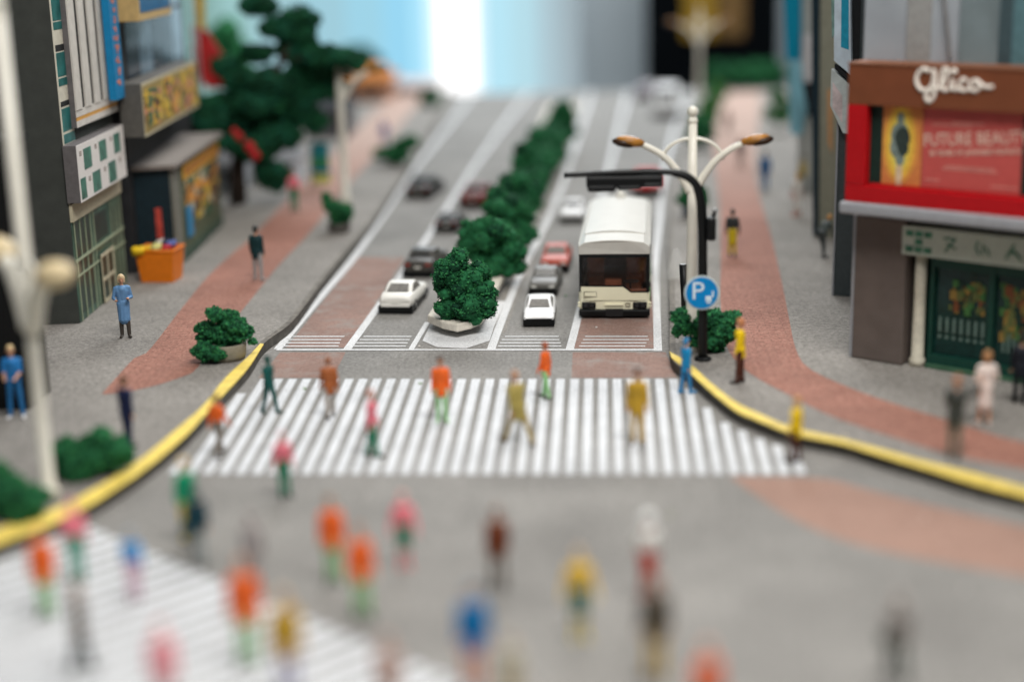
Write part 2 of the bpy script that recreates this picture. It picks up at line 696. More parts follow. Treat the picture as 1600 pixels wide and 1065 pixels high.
# strip of pale paving beside the planter
q = MB()
line_px(q, [(776, 520), (800, 455), (825, 400), (850, 345), (872, 285), (890, 230), (902, 180), (910, 145)], .55, .006)
struct(q.build('median_paving', M_pave))

# ------------------------------------------------------------------ foliage
M_leafA = mat('foliage_green', (.015, .115, .043), .85, .35, 5)
M_leafB = mat('foliage_light_green', (.035, .20, .065), .85, .3, 5)
M_leafC = mat('foliage_deep_green', (.006, .048, .022), .9, .3, 5)
M_leafY = mat('foliage_yellow_green', (.13, .23, .04), .85, .3, 5)
M_bark = mat('bark', (.045, .032, .025), .9, .3, 8, .5)
M_stone = mat('pale_plaster_stone', (.72, .67, .58), .85, .14, 5, .5)
_oct = [(1, 0, 0), (-1, 0, 0), (0, 1, 0), (0, -1, 0), (0, 0, 1), (0, 0, -1)]
_octf = [(0, 2, 4), (2, 1, 4), (1, 3, 4), (3, 0, 4), (2, 0, 5), (1, 2, 5), (3, 1, 5), (0, 3, 5)]


def sponge(blobs, n, chip, seed=1, sub=9, subr=.42, mats=3, floor=None):
    """clump foam: sub-lobes over each blob, each covered with small irregular crumbs"""
    rg = np.random.default_rng(seed)
    q = MB()
    lobes = []
    tot = sum(b[1][0] * b[1][1] + b[1][0] * b[1][2] for b in blobs)
    for c, r in blobs:
        c = np.array(c, float); r = np.array(r, float)
        lobes.append((c, r * .80, (r[0] * r[1] + r[0] * r[2]) / tot * .35))
        for k in range(sub):
            d = rg.normal(size=3); d /= np.linalg.norm(d)
            rr = float(r.mean()) * subr * rg.uniform(.7, 1.25)
            lobes.append((c + d * r * .72, np.array([rr, rr, rr * .9]), (r[0] * r[1] + r[0] * r[2]) / tot / sub))
    V = []; Fs = []; Mi = []
    for li, (c, r, wgt) in enumerate(lobes):
        base = rg.integers(0, 3)
        # solid heart of the lobe
        q.ball(Vector(c), tuple(r * .93), 10, 2 if base == 2 else 0)
        m = max(6, int(n * wgt))
        d = rg.normal(size=(m, 3)); d /= np.linalg.norm(d, axis=1)[:, None]
        off = rg.uniform(.90, 1.10, m)
        p = c + d * r * off[:, None]
        s = chip * rg.uniform(.5, 1.35, m)
        for k in range(m):
            if floor is not None and p[k, 2] < floor: continue
            u = rg.random()
            mi = 0 if u < .5 else (1 if u < .8 else 2)
            rot = rg.normal(size=(3, 3))
            o = len(V)
            sc_ = s[k] * rg.uniform(.5, 1.3, 3)
            a = rg.normal(size=3); a /= np.linalg.norm(a)
            b = np.cross(a, rg.normal(size=3)); b /= np.linalg.norm(b)
            c3 = np.cross(a, b)
            for e in _oct:
                V.append(tuple(p[k] + (a * e[0] * sc_[0] + b * e[1] * sc_[1] + c3 * e[2] * sc_[2])))
            for f in _octf:
                Fs.append((f[0] + o, f[1] + o, f[2] + o)); Mi.append(mi)
    o = len(q.v)
    q.v.extend(V)
    q.f.extend([(a + o, b + o, c_ + o) for a, b, c_ in Fs]); q.m.extend(Mi)
    return q


LEAF = [M_leafA, M_leafB, M_leafC]


def bush(label, px, py, wpx, hpx, seed, n=1500, chip=.06, z=KZ, name='bush', pot=None, group='green sponge bushes beside the street', cat='bush', lobes=None, mats=None, sink=.0):
    """a bush whose foot is at the pixel (px, py) and whose crown is wpx by hpx there"""
    P = G(px, py, z)
    s = depth(P) / F
    W, H = wpx * s, hpx * s
    t = thing(name, label, cat, P, 0, group)
    rg = random.Random(seed)
    z0 = 0.0
    if pot:
        z0 = pot[1] * s
        pr = pot[0] * s / 2
        q = MB()
        q.lathe([(pr * .86, 0), (pr * .95, z0 * .3), (pr, z0 * .92), (pr * .98, z0), (pr * .86, z0), (pr * .84, z0 * .8)], 14)
        q.build('planter', pot[2] if len(pot) > 2 else M_stone, t, True)
        H -= z0
    bl = []
    for (bx, bz, br) in (lobes or [(-.26, .36, .27), (.25, .34, .26), (0, .62, .30), (.02, .3, .32), (-.1, .7, .22), (.3, .55, .18)]):
        bl.append(((bx * W, (rg.uniform(-.12, .12) if bz > .15 or not pot else -.30) * W, z0 * .5 + bz * (H + z0 * .5)), (br * W, br * W * .9, br * min(W, H) * .95)))
    sponge(bl, n, chip, seed, floor=.01).build('foliage', mats or LEAF, t, recalc=False)
    q = MB(); q.tube([(0, 0, 0.0), (0.01, 0, z0 + H * .5)], [.05, .03], 6)
    q.build('stem', M_bark, t)
    return t


# ---- median: planter and its chain of bushes
def median():
    t = thing('median_planter', 'pale plaster planter trough with a pointed nose along the middle of the street', 'planter', G(710, 512, 0))
    I = winv(t)
    # plan outline, from the nose up the road
    lft = [(668, 505), (700, 455), (735, 400), (772, 345), (800, 290), (822, 245), (842, 205), (858, 170)]
    rgt = [(753, 506), (782, 450), (808, 395), (833, 345), (857, 290), (874, 245), (888, 205), (900, 168)]
    nose = [(690, 514), (714, 519), (738, 514)]
    q = MB()
    outl = [G(x, y, .22) for x, y in lft[::-1]] + [G(x, y, .22) for x, y in nose] + [G(x, y, .22) for x, y in rgt]
    cen = sum(outl, Vector()) / len(outl)
    rg = random.Random(4)
    outl = [p + Vector((rg.uniform(-.03, .03), rg.uniform(-.03, .03), rg.uniform(-.02, .02))) for p in outl]
    q.prism(outl, (0, 0, .26))
    q.build('trough', M_stone, t, inv=I, bevel=.05)
    q = MB()
    inner = [G(x, y, .05) for x, y in [(690, 500), (735, 425), (790, 340), (846, 215), (880, 215), (840, 345), (790, 440), (738, 500)]]
    q.prism(inner, (0, 0, .18))
    q.build('underside', M_white, t, inv=I)


median()
MED = [  # centre pixel, radius pixels, foot row
    ('front dark green sponge bush filling the nose of the median planter, largest of the row',
     [(706, 425, 27), (716, 408, 20), (700, 452, 24), (730, 440, 28), (752, 462, 25), (762, 484, 17), (735, 478, 26), (700, 480, 22), (720, 485, 20), (747, 430, 22)], 497, 7500, .040, 11),
    ('second green sponge bush of the median row, just behind the front one',
     [(748, 372, 25), (770, 395, 30), (790, 405, 24), (742, 360, 17), (765, 362, 22), (796, 385, 20), (775, 415, 22)], 425, 4500, .05, 12),
    ('third green sponge bush of the median row, beside the rear of the grey oncoming car',
     [(785, 335, 24), (808, 358, 22), (778, 318, 18), (812, 335, 18), (795, 372, 20)], 378, 2600, .06, 13),
    ('fourth green sponge bush of the median row, level with the white oncoming saloon',
     [(805, 292, 22), (824, 315, 20), (795, 285, 14), (832, 300, 15), (818, 330, 16)], 335, 2000, .07, 14),
    ('fifth green sponge bush of the median row, level with the arm of the traffic signal',
     [(824, 254, 20), (843, 275, 18), (820, 240, 13), (850, 262, 14), (838, 290, 14)], 297, 1600, .08, 15),
    ('sixth green sponge bush of the median row, second from the far end',
     [(845, 222, 18), (862, 240, 16), (840, 210, 12), (866, 226, 14)], 258, 1200, .09, 16),
    ('farthest tall green sponge bush at the end of the median row',
     [(876, 182, 16), (884, 200, 15), (868, 196, 14), (880, 170, 12), (873, 218, 13)], 228, 1200, .09, 17),
]
for lab, blobs, foot, n, chip, seed in MED:
    bx = sum(b[0] for b in blobs) / len(blobs)
    P = G(bx, foot, .48)
    t = thing('median_bush', lab, 'bush', P, 0, 'sponge bushes along the median planter')
    pn = Vector((0, 1, 0))
    bl = []
    rg = random.Random(seed)
    for x, y, r in blobs:
        q0 = onplane(x, y, P, pn)
        rr = r * depth(q0) / F * (1.02 if seed == 11 else 1.36)
        c = q0 - P + Vector((0, rg.uniform(-.3, .3) * rr * 2, 0))
        c.z = max(c.z, rr * .45)
        bl.append((tuple(c), (rr, rr, rr)))
    # body reaching back along the trough
    j = min(seed - 11 + 1, len(MED) - 1)
    nb = MED[j]
    Pn = G(sum(b[0] for b in nb[1]) / len(nb[1]), nb[2], .48) - P
    for k in range(3):
        rr = (26 if k else 22) * depth(P) / F
        f = .25 + .25 * k
        if j == seed - 11: break
        bl.append(((Pn.x * f + rg.uniform(-.2, .2), Pn.y * f, rr * .95), (rr * .95, rr * 1.1, rr * .95)))
        if seed == 11 and k == 1: break
    sponge(bl, n, chip, seed, sub=11, floor=-.02).build('foliage', LEAF, t, recalc=False)
    q = MB(); q.tube([(0, 0, -.1), (0.02, 0, .7)], [.06, .03], 6); q.build('stem', M_bark, t)

# ---- other bushes
bush('round green sponge bush in a low pale planter by the end of the yellow kerb', 355, 560, 92, 88, 21, 5000, .045, pot=(64, 26, mat('dull_stone_pot', (.27, .245, .19), .85, .2, 5, .5)), name='planter_bush', cat='potted bush',
     lobes=[(-.12, .80, .19), (.06, .72, .21), (-.34, .48, .18), (-.12, .45, .24), (.2, .55, .22), (.36, .42, .13), (.44, .18, .08), (-.24, .06, .22), (-.36, .12, .17), (-.05, .02, .17), (-.32, .25, .2), (.0, .28, .24), (.22, .32, .2), (-.1, .08, .16)])
bush('green bush in a dark tub leaning left on the western pavement', 530, 362, 52, 66, 22, 1500, .07, pot=(36, 14, M_kerbside), name='planter_bush', cat='potted bush',
     lobes=[(-.35, .78, .17), (-.2, .6, .22), (.05, .45, .3), (.2, .35, .26), (-.05, .25, .28)])
bush('low green bush beside the far kerb of the western pavement', 618, 258, 76, 54, 23, 1300, .09, lobes=[(-.3, .3, .18), (-.1, .35, .24), (.15, .55, .25), (.32, .72, .2), (.05, .3, .26)])
bush('small far green bush at the end of the western kerb', 672, 168, 34, 32, 24, 500, .12)
bush('broad dark green bush behind the yellow kerb next to the navy-suited person', 142, 742, 128, 84, 25, 3500, .05, lobes=[(-.3, .45, .26), (.05, .55, .28), (.3, .45, .24), (-.1, .3, .3), (.2, .25, .26)])
bush('dark green bush at the foot of the blurred lamp post', 22, 806, 120, 100, 26, 3500, .05, lobes=[(-.3, .62, .3), (0, .4, .3), (.28, .3, .26), (-.35, .3, .3), (.1, .2, .28)])
bush('dark green bush behind the round parking sign', 1100, 548, 104, 76, 27, 3500, .055, lobes=[(-.3, .72, .2), (-.1, .55, .25), (.15, .6, .25), (.36, .72, .18), (.3, .45, .2), (-.05, .3, .26), (.12, .2, .24), (-.3, .5, .18)])
bush('green bush in a grey tub behind the white double lamp', 1082, 338, 48, 62, 28, 1200, .08, pot=(34, 18, mat('grey_tub', (.12, .14, .16), .7)))
for k, (x, y, wd, h) in enumerate([(1094, 232, 46, 60), (1103, 200, 36, 50), (1112, 178, 32, 44), (1120, 160, 30, 36)]):
    bush(['tall green hedge clump nearest the white double lamp beyond the grey tub', 'second green hedge clump along the far eastern kerb', 'third green hedge clump along the far eastern kerb',
          'last green hedge clump where the far eastern kerb ends'][k], x, y, wd, h, 30 + k, 700, .11, name='hedge_clump', cat='hedge', group='hedge clumps on the far eastern kerb', mats=[M_leafA, M_leafY, M_leafB] if k > 0 else None)
bush('yellow-green tree-like bush below the blue banner on the far east side', 1216, 208, 42, 84, 36, 900, .11, mats=[M_leafA, M_leafB, M_leafY])
for k, x in enumerate((1122, 1150, 1180, 1208)):
    bush(['far dark green hedge clump on the back edge, next to the far lamp', 'far dark green hedge clump on the back edge below the yellow panel', 'far dark green hedge clump on the back edge below the black cabinet',
          'far dark green hedge clump on the back edge against the blue banner'][k], x, 142 - k, 46, 50, 40 + k, 600, .14, name='back_hedge', cat='hedge', group='dark hedge along the back edge')

# ------------------------------------------------------------------ tree with layered pads
def tree():
    P = G(372, 318, KZ)
    t = thing('pine_tree', 'large dark green tree with layered foliage pads beside the shop kiosk', 'tree', P)
    pn = Vector((0, 1, 0))
    def W(x, y, dy=0):
        return onplane(x, y, P, pn) - P + Vector((0, dy, 0))
    q = MB()
    q.tube([(0, 0, -.02), W(372, 260), W(378, 215), W(395, 165), W(430, 115), W(452, 70)], [.42, .34, .30, .26, .2, .12], 10)
    q.build('trunk', M_bark, t, True)
    for pts in ([(376, 225), (345, 195), (325, 175)], [(380, 205), (420, 200), (455, 210)], [(400, 155), (380, 135), (370, 120)], [(440, 95), (470, 90), (500, 95)], [(425, 120), (440, 145), (460, 160)], [(398, 165), (395, 240), (418, 265)]):
        q = MB(); q.tube([W(*p) for p in pts], [.17, .12, .07], 7); q.build('limb', M_bark, t, True)
    s = depth(P) / F
    pads = [(350, 190, 46, 24, 0), (400, 205, 52, 24, .8), (440, 212, 40, 20, 0), (345, 165, 40, 22, 1), (420, 130, 58, 26, 0), (375, 130, 36, 22, .6), (462, 150, 30, 34, .4),
            (468, 40, 32, 36, 0), (462, 80, 34, 26, .4), (400, 10, 34, 18, .4), (520, 90, 40, 18, -.5), (355, 215, 42, 20, .3), (425, 275, 30, 26, 0), (395, 85, 30, 14, .9), (485, 190, 22, 20, .5), (445, 185, 26, 26, 1.2), (370, 195, 44, 30, 1.5), (322, 195, 34, 26, .8), (332, 225, 36, 16, 1.2), (470, 120, 30, 22, 1), (500, 110, 34, 20, .6), (345, 110, 30, 18, 1.2), (318, 170, 30, 22, .2), (312, 205, 30, 20, .9), (410, 160, 44, 24, -.4), (452, 175, 38, 22, .9), (395, 225, 50, 22, -.5), (540, 100, 34, 16, .5), (505, 135, 30, 26, .9), (430, 45, 30, 18, .5)]
    for k, (x, y, rx, rz_, dy) in enumerate(pads):
        c = W(x, y, dy)
        sponge([(tuple(c), (rx * s, rx * s * .8, rz_ * s))], 900, .11, 60 + k, sub=9, subr=.38).build('crown', [M_leafC, M_leafA, mat('foliage_blue_green', (.012, .11, .065), .85, .3, 5)], t, recalc=False)


tree()


# a lighter green tree farther back at the left
bush('bright green small tree behind the red and yellow banner', 360, 205, 95, 175, 77, 1500, .15, name='leafy_tree', cat='tree', mats=[mat('spring_green', (.05, .30, .12), .8, .3), M_leafA, M_leafB],
     lobes=[(0, .82, .3), (-.25, .68, .26), (.25, .64, .26), (0, .55, .3), (.1, .9, .2)])
bush('second dark green tree behind the orange-roofed house', 560, 128, 90, 60, 78, 900, .16, name='leafy_tree', cat='tree', mats=[M_leafC, M_leafA, M_leafC])
bush('thin pale green tree behind the blue and green street banner', 438, 250, 60, 70, 79, 700, .13, name='leafy_tree', cat='tree')

# ------------------------------------------------------------------ cars
M_tyre = mat('tyre_rubber', (.012, .012, .012), .7)
M_rim = mat('wheel_rim', (.35, .35, .35), .35, metal=.6)
M_carglass = glass('car_glass', (.03, .03, .028), .25, .95)
M_openglass = mat('dull_rear_window', (.16, .15, .135), .35, .3, 6, .3)
M_headl = mat('headlamp_lens', (.7, .7, .66), .2)
M_taill = mat('tail_lamp_lens', (.4, .03, .02), .3)


def make_car(label, paint, glassm, style='saloon', dark_base=True, group='small cars in the street'):
    """toy car, 1.7 wide, 4.1 long, 1.25 high, nose towards -Y, wheels on z = 0"""
    t = thing('car', label, 'car', group=group)
    L, W, = 4.1, 1.7
    if style == 'coupe':
        prof = [(-2.02, .50, .60), (-1.85, .30, .72), (-1.2, .24, .80), (-.5, .24, .86), (.5, .24, .88), (1.3, .24, .90), (1.8, .28, .88), (2.03, .42, .76)]
        cab = [(-.75, .86, .86, .74), (-.10, .86, 1.22, .60), (.65, .87, 1.25, .60), (1.45, .89, .92, .70)]
    elif style == 'wedge':
        prof = [(-2.05, .40, .50), (-1.9, .28, .60), (-1.0, .24, .72), (-.3, .24, .80), (.6, .24, .84), (1.4, .24, .88), (1.9, .28, .90), (2.03, .40, .80)]
        cab = [(-.85, .74, .76, .72), (-.05, .80, 1.12, .58), (.75, .84, 1.15, .58), (1.35, .86, .90, .70)]
    elif style == 'van':
        prof = [(-2.05, .42, .95), (-1.95, .28, 1.05), (-1.2, .24, 1.10), (-.3, .24, 1.12), (.6, .24, 1.12), (1.4, .24, 1.12), (1.95, .28, 1.12), (2.05, .40, 1.05)]
        cab = [(-1.85, 1.05, 1.08, .78), (-1.2, 1.1, 1.85, .70), (1.7, 1.1, 1.9, .70), (1.98, 1.1, 1.12, .78)]
    else:
        prof = [(-2.03, .44, .66), (-1.9, .28, .76), (-1.1, .24, .84), (-.5, .24, .88), (.5, .24, .90), (1.2, .24, .90), (1.85, .28, .90), (2.03, .42, .80)]
        cab = [(-.80, .86, .87, .74), (-.20, .87, 1.26, .62), (.75, .88, 1.28, .62), (1.30, .89, .92, .72)]
    # lower body: lofted rounded sections
    q = MB(); sec = []
    for i, (y, z0, z1) in enumerate(prof):
        hw = W / 2 * (.86 if i in (0, len(prof) - 1) else (.96 if i in (1, len(prof) - 2) else 1.0))
        zm = z0 + (z1 - z0) * .55
        sec.append([(-hw * .93, y, z0), (-hw, y, zm - .08), (-hw * .985, y, zm + .08), (-hw * .86, y, z1 - .01), (-hw * .4, y, z1 + .025), (hw * .4, y, z1 + .025), (hw * .86, y, z1 - .01),
                    (hw * .985, y, zm + .08), (hw, y, zm - .08), (hw * .93, y, z0)])
    n = len(sec[0])
    pts = [p for s_ in sec for p in s_]
    fs = []
    for i in range(len(sec) - 1):
        for k in range(n):
            k2 = (k + 1) % n
            fs.append((i * n + k, i * n + k2, (i + 1) * n + k2, (i + 1) * n + k))
    fs += [tuple(range(n)), tuple((len(sec) - 1) * n + k for k in range(n - 1, -1, -1))]
    q.add(pts, fs)
    q.build('body', paint, t, True, bevel=.03)
    # greenhouse: pillars and roof
    (ya, za0, za1, wa), (yb, zb0, zb1, wb), (yc, zc0, zc1, wc), (yd, zd0, zd1, wd) = cab
    q = MB()
    low = [(-wa, ya, za0), (wa, ya, za0), (wd, yd, zd0), (-wd, yd, zd0)]
    top = [(-wb, yb, zb1), (wb, yb, zb1), (wc, yc, zc1), (-wc, yc, zc1)]
    lowm = [(x, y, z - .06) for x, y, z in low]
    q.add(lowm + top, [(3, 2, 1, 0), (4, 5, 6, 7), (0, 1, 5, 4), (1, 2, 6, 5), (2, 3, 7, 6), (3, 0, 4, 7)])
    q.build('roof', paint, t, True, bevel=.06, segs=3)
    # windows, a few millimetres proud of the greenhouse faces
    def pane(nm, a, b, c, d, inset=.22, m=glassm):
        a, b, c, d = map(Vector, (a, b, c, d))
        cen = (a + b + c + d) / 4
        nn = (b - a).cross(d - a).normalized()
        if nn.dot(cen - Vector((0, .2, .8))) < 0: nn = -nn
        P_ = [p.lerp(cen, inset) + nn * .012 for p in (a, b, c, d)]
        m_ = MB(); m_.prism(P_, nn * .015); m_.build(nm, m, t)
    pane('windscreen', low[0], low[1], top[1], top[0])
    pane('rear_window', low[3], low[2], top[2], top[3], .26)
    pane('side_window', low[1], low[2], top[2], top[1], .2)
    pane('side_window', low[0], low[3], top[3], top[0], .2)
    if dark_base:
        q = MB(); q.box((0, 0, .24), (W * .98, 4.12, .32)); q.build('chassis', M_black, t, bevel=.02)
    for sx in (-1, 1):
        for y in (-1.25, 1.25):
            q = MB()
            prf = [(.12, -.11), (.27, -.11), (.30, -.06), (.30, .06), (.27, .11), (.12, .11)]
            m_ = MB(); m_.lathe(prf, 16)
            vv = [(sx * (.74) + z * 1.0, y + x, .30 + yy) for x, yy, z in m_.v]
            q.add(vv, m_.f)
            wo = q.build('wheel', M_tyre, t, True)
            q = MB(); m_ = MB(); m_.lathe([(.02, .115), (.15, .115), (.16, .09)], 12)
            q.add([(sx * (.74 + z), y + x, .30 + yy) for x, yy, z in m_.v], m_.f)
            q.build('rim', M_rim, wo)
        zf = prof[0][2] - .10
        q = MB(); q.box((sx * .52, prof[0][0] + .0, zf), (.30, .06, .11)); q.build('headlight', M_headl, t, bevel=.02)
        q = MB(); q.box((sx * .55, prof[-1][0] - .0, prof[-1][2] - .10), (.28, .05, .10)); q.build('tail_light', M_taill if style != 'coupe' else paint, t, bevel=.02)
    q = MB(); q.box((0, prof[0][0] + .02, .40), (1.4, .12, .13)); q.build('front_bumper', M_black if dark_base else paint, t, bevel=.03)
    q = MB(); q.box((0, prof[-1][0] - .02, .42), (1.4, .12, .14)); q.build('rear_bumper', paint, t, bevel=.03)
    q = MB(); q.box((0, prof[-1][0] + .035, .56), (.34, .02, .10)); q.build('number_plate', M_white, t)
    return t


def place_car(t, px, py, wpx, away, turn=0.0):
    """px, py: the middle of the end of the car that faces us, on the road"""
    P = G(px, py, 0)
    s = wpx * depth(P) / F / 1.7
    d = Vector((0, 1, 0)) if not turn else Vector((math.sin(-turn), math.cos(turn), 0))
    t.scale = (s, s, s)
    t.location = P + d * 2.05 * s
    t.rotation_euler = (0, 0, turn + (PI if away else 0))
    return t


def paint(name, col, rough=.35):
    return mat(name, col, rough + .1, .06, 3, coat=.05, spec=.3)


place_car(make_car('white rounded coupe seen from behind beside the front of the median', paint('ivory_white_paint', (.80, .78, .73)), M_openglass, 'coupe'), 618, 491, 56, True, R(-4))
place_car(make_car('brown-grey saloon seen from behind, just ahead of the white coupe', paint('taupe_grey_paint', (.060, .055, .048)), M_carglass, 'saloon'), 653, 434, 50, True, R(-6))
place_car(make_car('small dark grey car between the brown-grey saloon and the red car', paint('dark_grey_paint', (.035, .034, .033)), M_carglass, 'wedge'), 697, 364, 38, True, R(-5))
place_car(make_car('blurred black-brown car farthest up the kerbside lane', paint('black_brown_paint', (.022, .020, .019)), M_carglass, 'saloon'), 653, 312, 42, True, R(-7))
place_car(make_car('dark red car beside the median bushes, seen from behind', paint('dark_red_paint', (.13, .018, .014)), M_carglass, 'saloon'), 738, 326, 44, True, R(-8))
place_car(make_car('white wedge-shaped sports car first in line at the stop line, nose towards us', paint('clean_white_paint', (.82, .82, .82)), M_openglass, 'wedge'), 842, 511, 50, False, R(1))
place_car(make_car('silver-grey car queuing behind the white sports car', paint('silver_grey_paint', (.13, .125, .115)), M_carglass, 'saloon'), 848, 463, 46, False, R(-3))
place_car(make_car('orange-red car third in line behind the silver-grey one', paint('orange_red_paint', (.42, .07, .04)), M_openglass, 'saloon'), 866, 427, 46, False, R(-2))
place_car(make_car('blurred white saloon to the left of the rear of the bus', paint('clean_white_paint', (.82, .82, .82)), M_carglass, 'saloon'), 893, 349, 38, False, R(-3))
place_car(make_car('white car with red bonnet half hidden under the signal arm', paint('signal_red_paint', (.55, .03, .03)), M_carglass, 'saloon'), 1010, 308, 46, False, R(-2))
place_car(make_car('white van with a dark front far up the right-hand lanes', paint('clean_white_paint', (.82, .82, .82)), M_carglass, 'van'), 1040, 186, 42, False, R(-4))
place_car(make_car('dark violet car beyond the white van near the end of the street', paint('dark_violet_paint', (.09, .06, .08)), M_carglass, 'saloon'), 1008, 158, 34, False, R(-4))

# ------------------------------------------------------------------ bus
M_cream = mat('cream_bus_body', (.88, .84, .62), .32, .03, 2, coat=.3)
M_roofw = mat('white_bus_roof', (.56, .545, .50), .48, .04, 2, coat=.2, bump=.04)
M_busglass = glass('tinted_bus_glass', (.012, .008, .006), .05, .42)


def bus():
    P = G(960, 497, 0)
    t = thing('city_bus', 'cream single-deck city bus waiting in the kerbside lane, front towards us', 'bus', P, R(-1.5))
    s = 110 * depth(P) / F / 2.3
    t.scale = (s, s, s)
    W, L, H = 2.3, 8.6, 2.56      # nose at y = 0, body runs to +Y
    hw = W / 2
    z0, zb, zt = .14, .86, 2.12   # underside, belt, top of glass

    def ring(z, ins=0.0, y0=0.0, y1=L, bow=.07):
        h = hw - ins
        pts = [(-h, y1, z), (-h, y0 + .12, z), (-h + .07, y0 + .04, z)]
        for k in range(1, 6):
            x = -h + .07 + (2 * h - .14) * k / 6
            pts.append((x, y0 + .04 - bow * (1 - (x / h) ** 2), z))
        pts += [(h - .07, y0 + .04, z), (h, y0 + .12, z), (h, y1, z)]
        return pts
    # lower body skirt up to the belt with the stepped windscreen line at the front
    q = MB()
    rings = [ring(z0, .03), ring(z0 + .1, 0.0), ring(zb, 0.0, 0.0)]
    n = len(rings[0])
    pts = [p for r in rings for p in r]
    fs = []
    for i in range(len(rings) - 1):
        for k in range(n):
            k2 = (k + 1) % n
            fs.append((i * n + k, i * n + k2, (i + 1) * n + k2, (i + 1) * n + k))
    fs.append(tuple(range(n - 1, -1, -1)))
    q.add(pts, fs)
    # front face under the near-side half of the screen
    fx = [p for p in ring(zb)[2:9]]
    xs = [p[0] for p in fx]
    ztop = lambda x: zb if x > .52 else (zb + .20 * min(1, (.52 - x) / .22))
    add = []
    X = sorted(set([round(v, 4) for v in xs if v < .5] + [.30, .52]))
    yf = lambda x: .04 - .07 * (1 - (x / hw) ** 2)
    for a, b in zip(X, X[1:]):
        q.add([(a, yf(a), zb), (b, yf(b), zb), (b, yf(b), ztop(b)), (a, yf(a), ztop(a))], [(0, 1, 2, 3)])
        q.add([(a, yf(a) + .05, zb), (b, yf(b) + .05, zb), (b, yf(b) + .05, ztop(b)), (a, yf(a) + .05, ztop(a))], [(3, 2, 1, 0)])
        q.add([(a, yf(a), ztop(a)), (b, yf(b), ztop(b)), (b, yf(b) + .05, ztop(b)), (a, yf(a) + .05, ztop(a))], [(0, 1, 2, 3)])
    body = q.build('body', M_cream, t)
    # corner and side pillars
    q = MB()
    for sx in (-1, 1):
        for k, y in enumerate([1.55, 2.9, 4.2, 5.5, 6.8, 8.1]):
            q.box((sx * (hw - .03), y, (zb + zt) / 2 + .0), (.06, .10, zt - zb + .02))
    q.box((0, L - .04, (zb + zt) / 2), (W - .02, .06, zt - zb + .02))
    q.build('window_pillar', M_black, t)
    # roof with brow
    q = MB()
    sec = []
    for y, dz, ins in ((-.02, 0, .0), (.06, .0, .0), (.10, .0, .0), (L, .0, .0)):
        pr = []
        for k in range(13):
            a = -1 + 2 * k / 12
            x = a * (hw - ins)
            pr.append((x, y - (.07 * (1 - a * a) if y < .2 else 0), zt + .36 + .13 * (1 - a * a) - (.09 if abs(a) > .99 else 0)))
        pr = [(-(hw - ins), pr[0][1], zt)] + pr + [((hw - ins), pr[-1][1], zt)]
        sec.append(pr)
    n = len(sec[0]); pts = [p for r in sec for p in r]; fs = []
    for i in range(len(sec) - 1):
        for k in range(n):
            k2 = (k + 1) % n
            fs.append((i * n + k, (i + 1) * n + k, (i + 1) * n + k2, i * n + k2))
    fs += [tuple(range(n)), tuple((len(sec) - 1) * n + k for k in range(n - 1, -1, -1))]
    q.add(pts, fs)
    rf = q.build('roof', M_roofw, t, bevel=.03)
    q = MB()
    pr = []
    for k in range(13):
        a = -1 + 2 * k / 12
        pr.append((a * .98, 1.42 - .10 * (1 - a * a), zt + .36 + .12 * (1 - a * a) - .01))
    for i in range(12):
        a, b = pr[i], pr[i + 1]
        q.add([a, b, (b[0], b[1], b[2] + .07), (a[0], a[1], a[2] + .07), (a[0], 8.3, a[2]), (b[0], 8.3, b[2]), (b[0], 8.3, b[2] + .07), (a[0], 8.3, a[2] + .07)],
              [(0, 1, 2, 3), (3, 2, 6, 7), (4, 7, 6, 5)])
    q.box((-.98, 4.86, zt + .39), (.03, 6.9, .09)); q.box((.98, 4.86, zt + .39), (.03, 6.9, .09))
    q.build('roof_panel', M_roofw, rf)
    q = MB(); q.lathe([(.20, 0), (.19, .12), (.10, .24), (.05, .34), (.01, .36)], 14, (.05, 8.1, zt + .50)); q.build('roof_knob', M_white, rf, True)
    q = MB(); q.tube([(-hw - .005, .3, zt + .26), (-hw - .005, 8.5, zt + .26)], .018, 6); q.build('gutter', M_roofw, rf)
    q = MB(); q.tube([(hw + .005, .3, zt + .26), (hw + .005, 8.5, zt + .26)], .018, 6); q.build('gutter', M_roofw, rf)
    # windscreen: tinted sheet following the nose with a black border
    q = MB()
    Xs = [-hw + .03 + (2 * hw - .06) * k / 14 for k in range(15)] + [.30, .52]
    Xs = sorted(Xs)
    rows = 6
    idx = {}
    for a, b in zip(Xs, Xs[1:]):
        za, zb_ = ztop(a) + .0, ztop(b) + .0
        q.add([(a, yf(a) + .0, za), (b, yf(b) + .0, zb_), (b, yf(b) + .0, zt), (a, yf(a) + .0, zt)], [(0, 1, 2, 3)])
    ws = q.build('windscreen', M_busglass, t)
    q = MB()
    def band(x0, x1, f0, f1):
        N = 8
        for k in range(N):
            a = x0 + (x1 - x0) * k / N; b = x0 + (x1 - x0) * (k + 1) / N
            q.add([(a, yf(a) - .012, f0(a)), (b, yf(b) - .012, f0(b)), (b, yf(b) - .012, f1(b)), (a, yf(a) - .012, f1(a))], [(0, 1, 2, 3)])
            q.add([(a, yf(a) + .012, f0(a)), (b, yf(b) + .012, f0(b)), (b, yf(b) + .012, f1(b)), (a, yf(a) + .012, f1(a))], [(3, 2, 1, 0)])
    band(-hw + .03, hw - .03, lambda x: zt - .10, lambda x: zt - .003)
    band(-hw + .03, hw - .03, lambda x: ztop(x) + .003, lambda x: ztop(x) + .05)
    band(-hw + .02, -hw + .11, lambda x: ztop(x), lambda x: zt - .01)
    band(hw - .11, hw - .02, lambda x: ztop(x), lambda x: zt - .01)
    q.build('screen_border', M_black, ws)
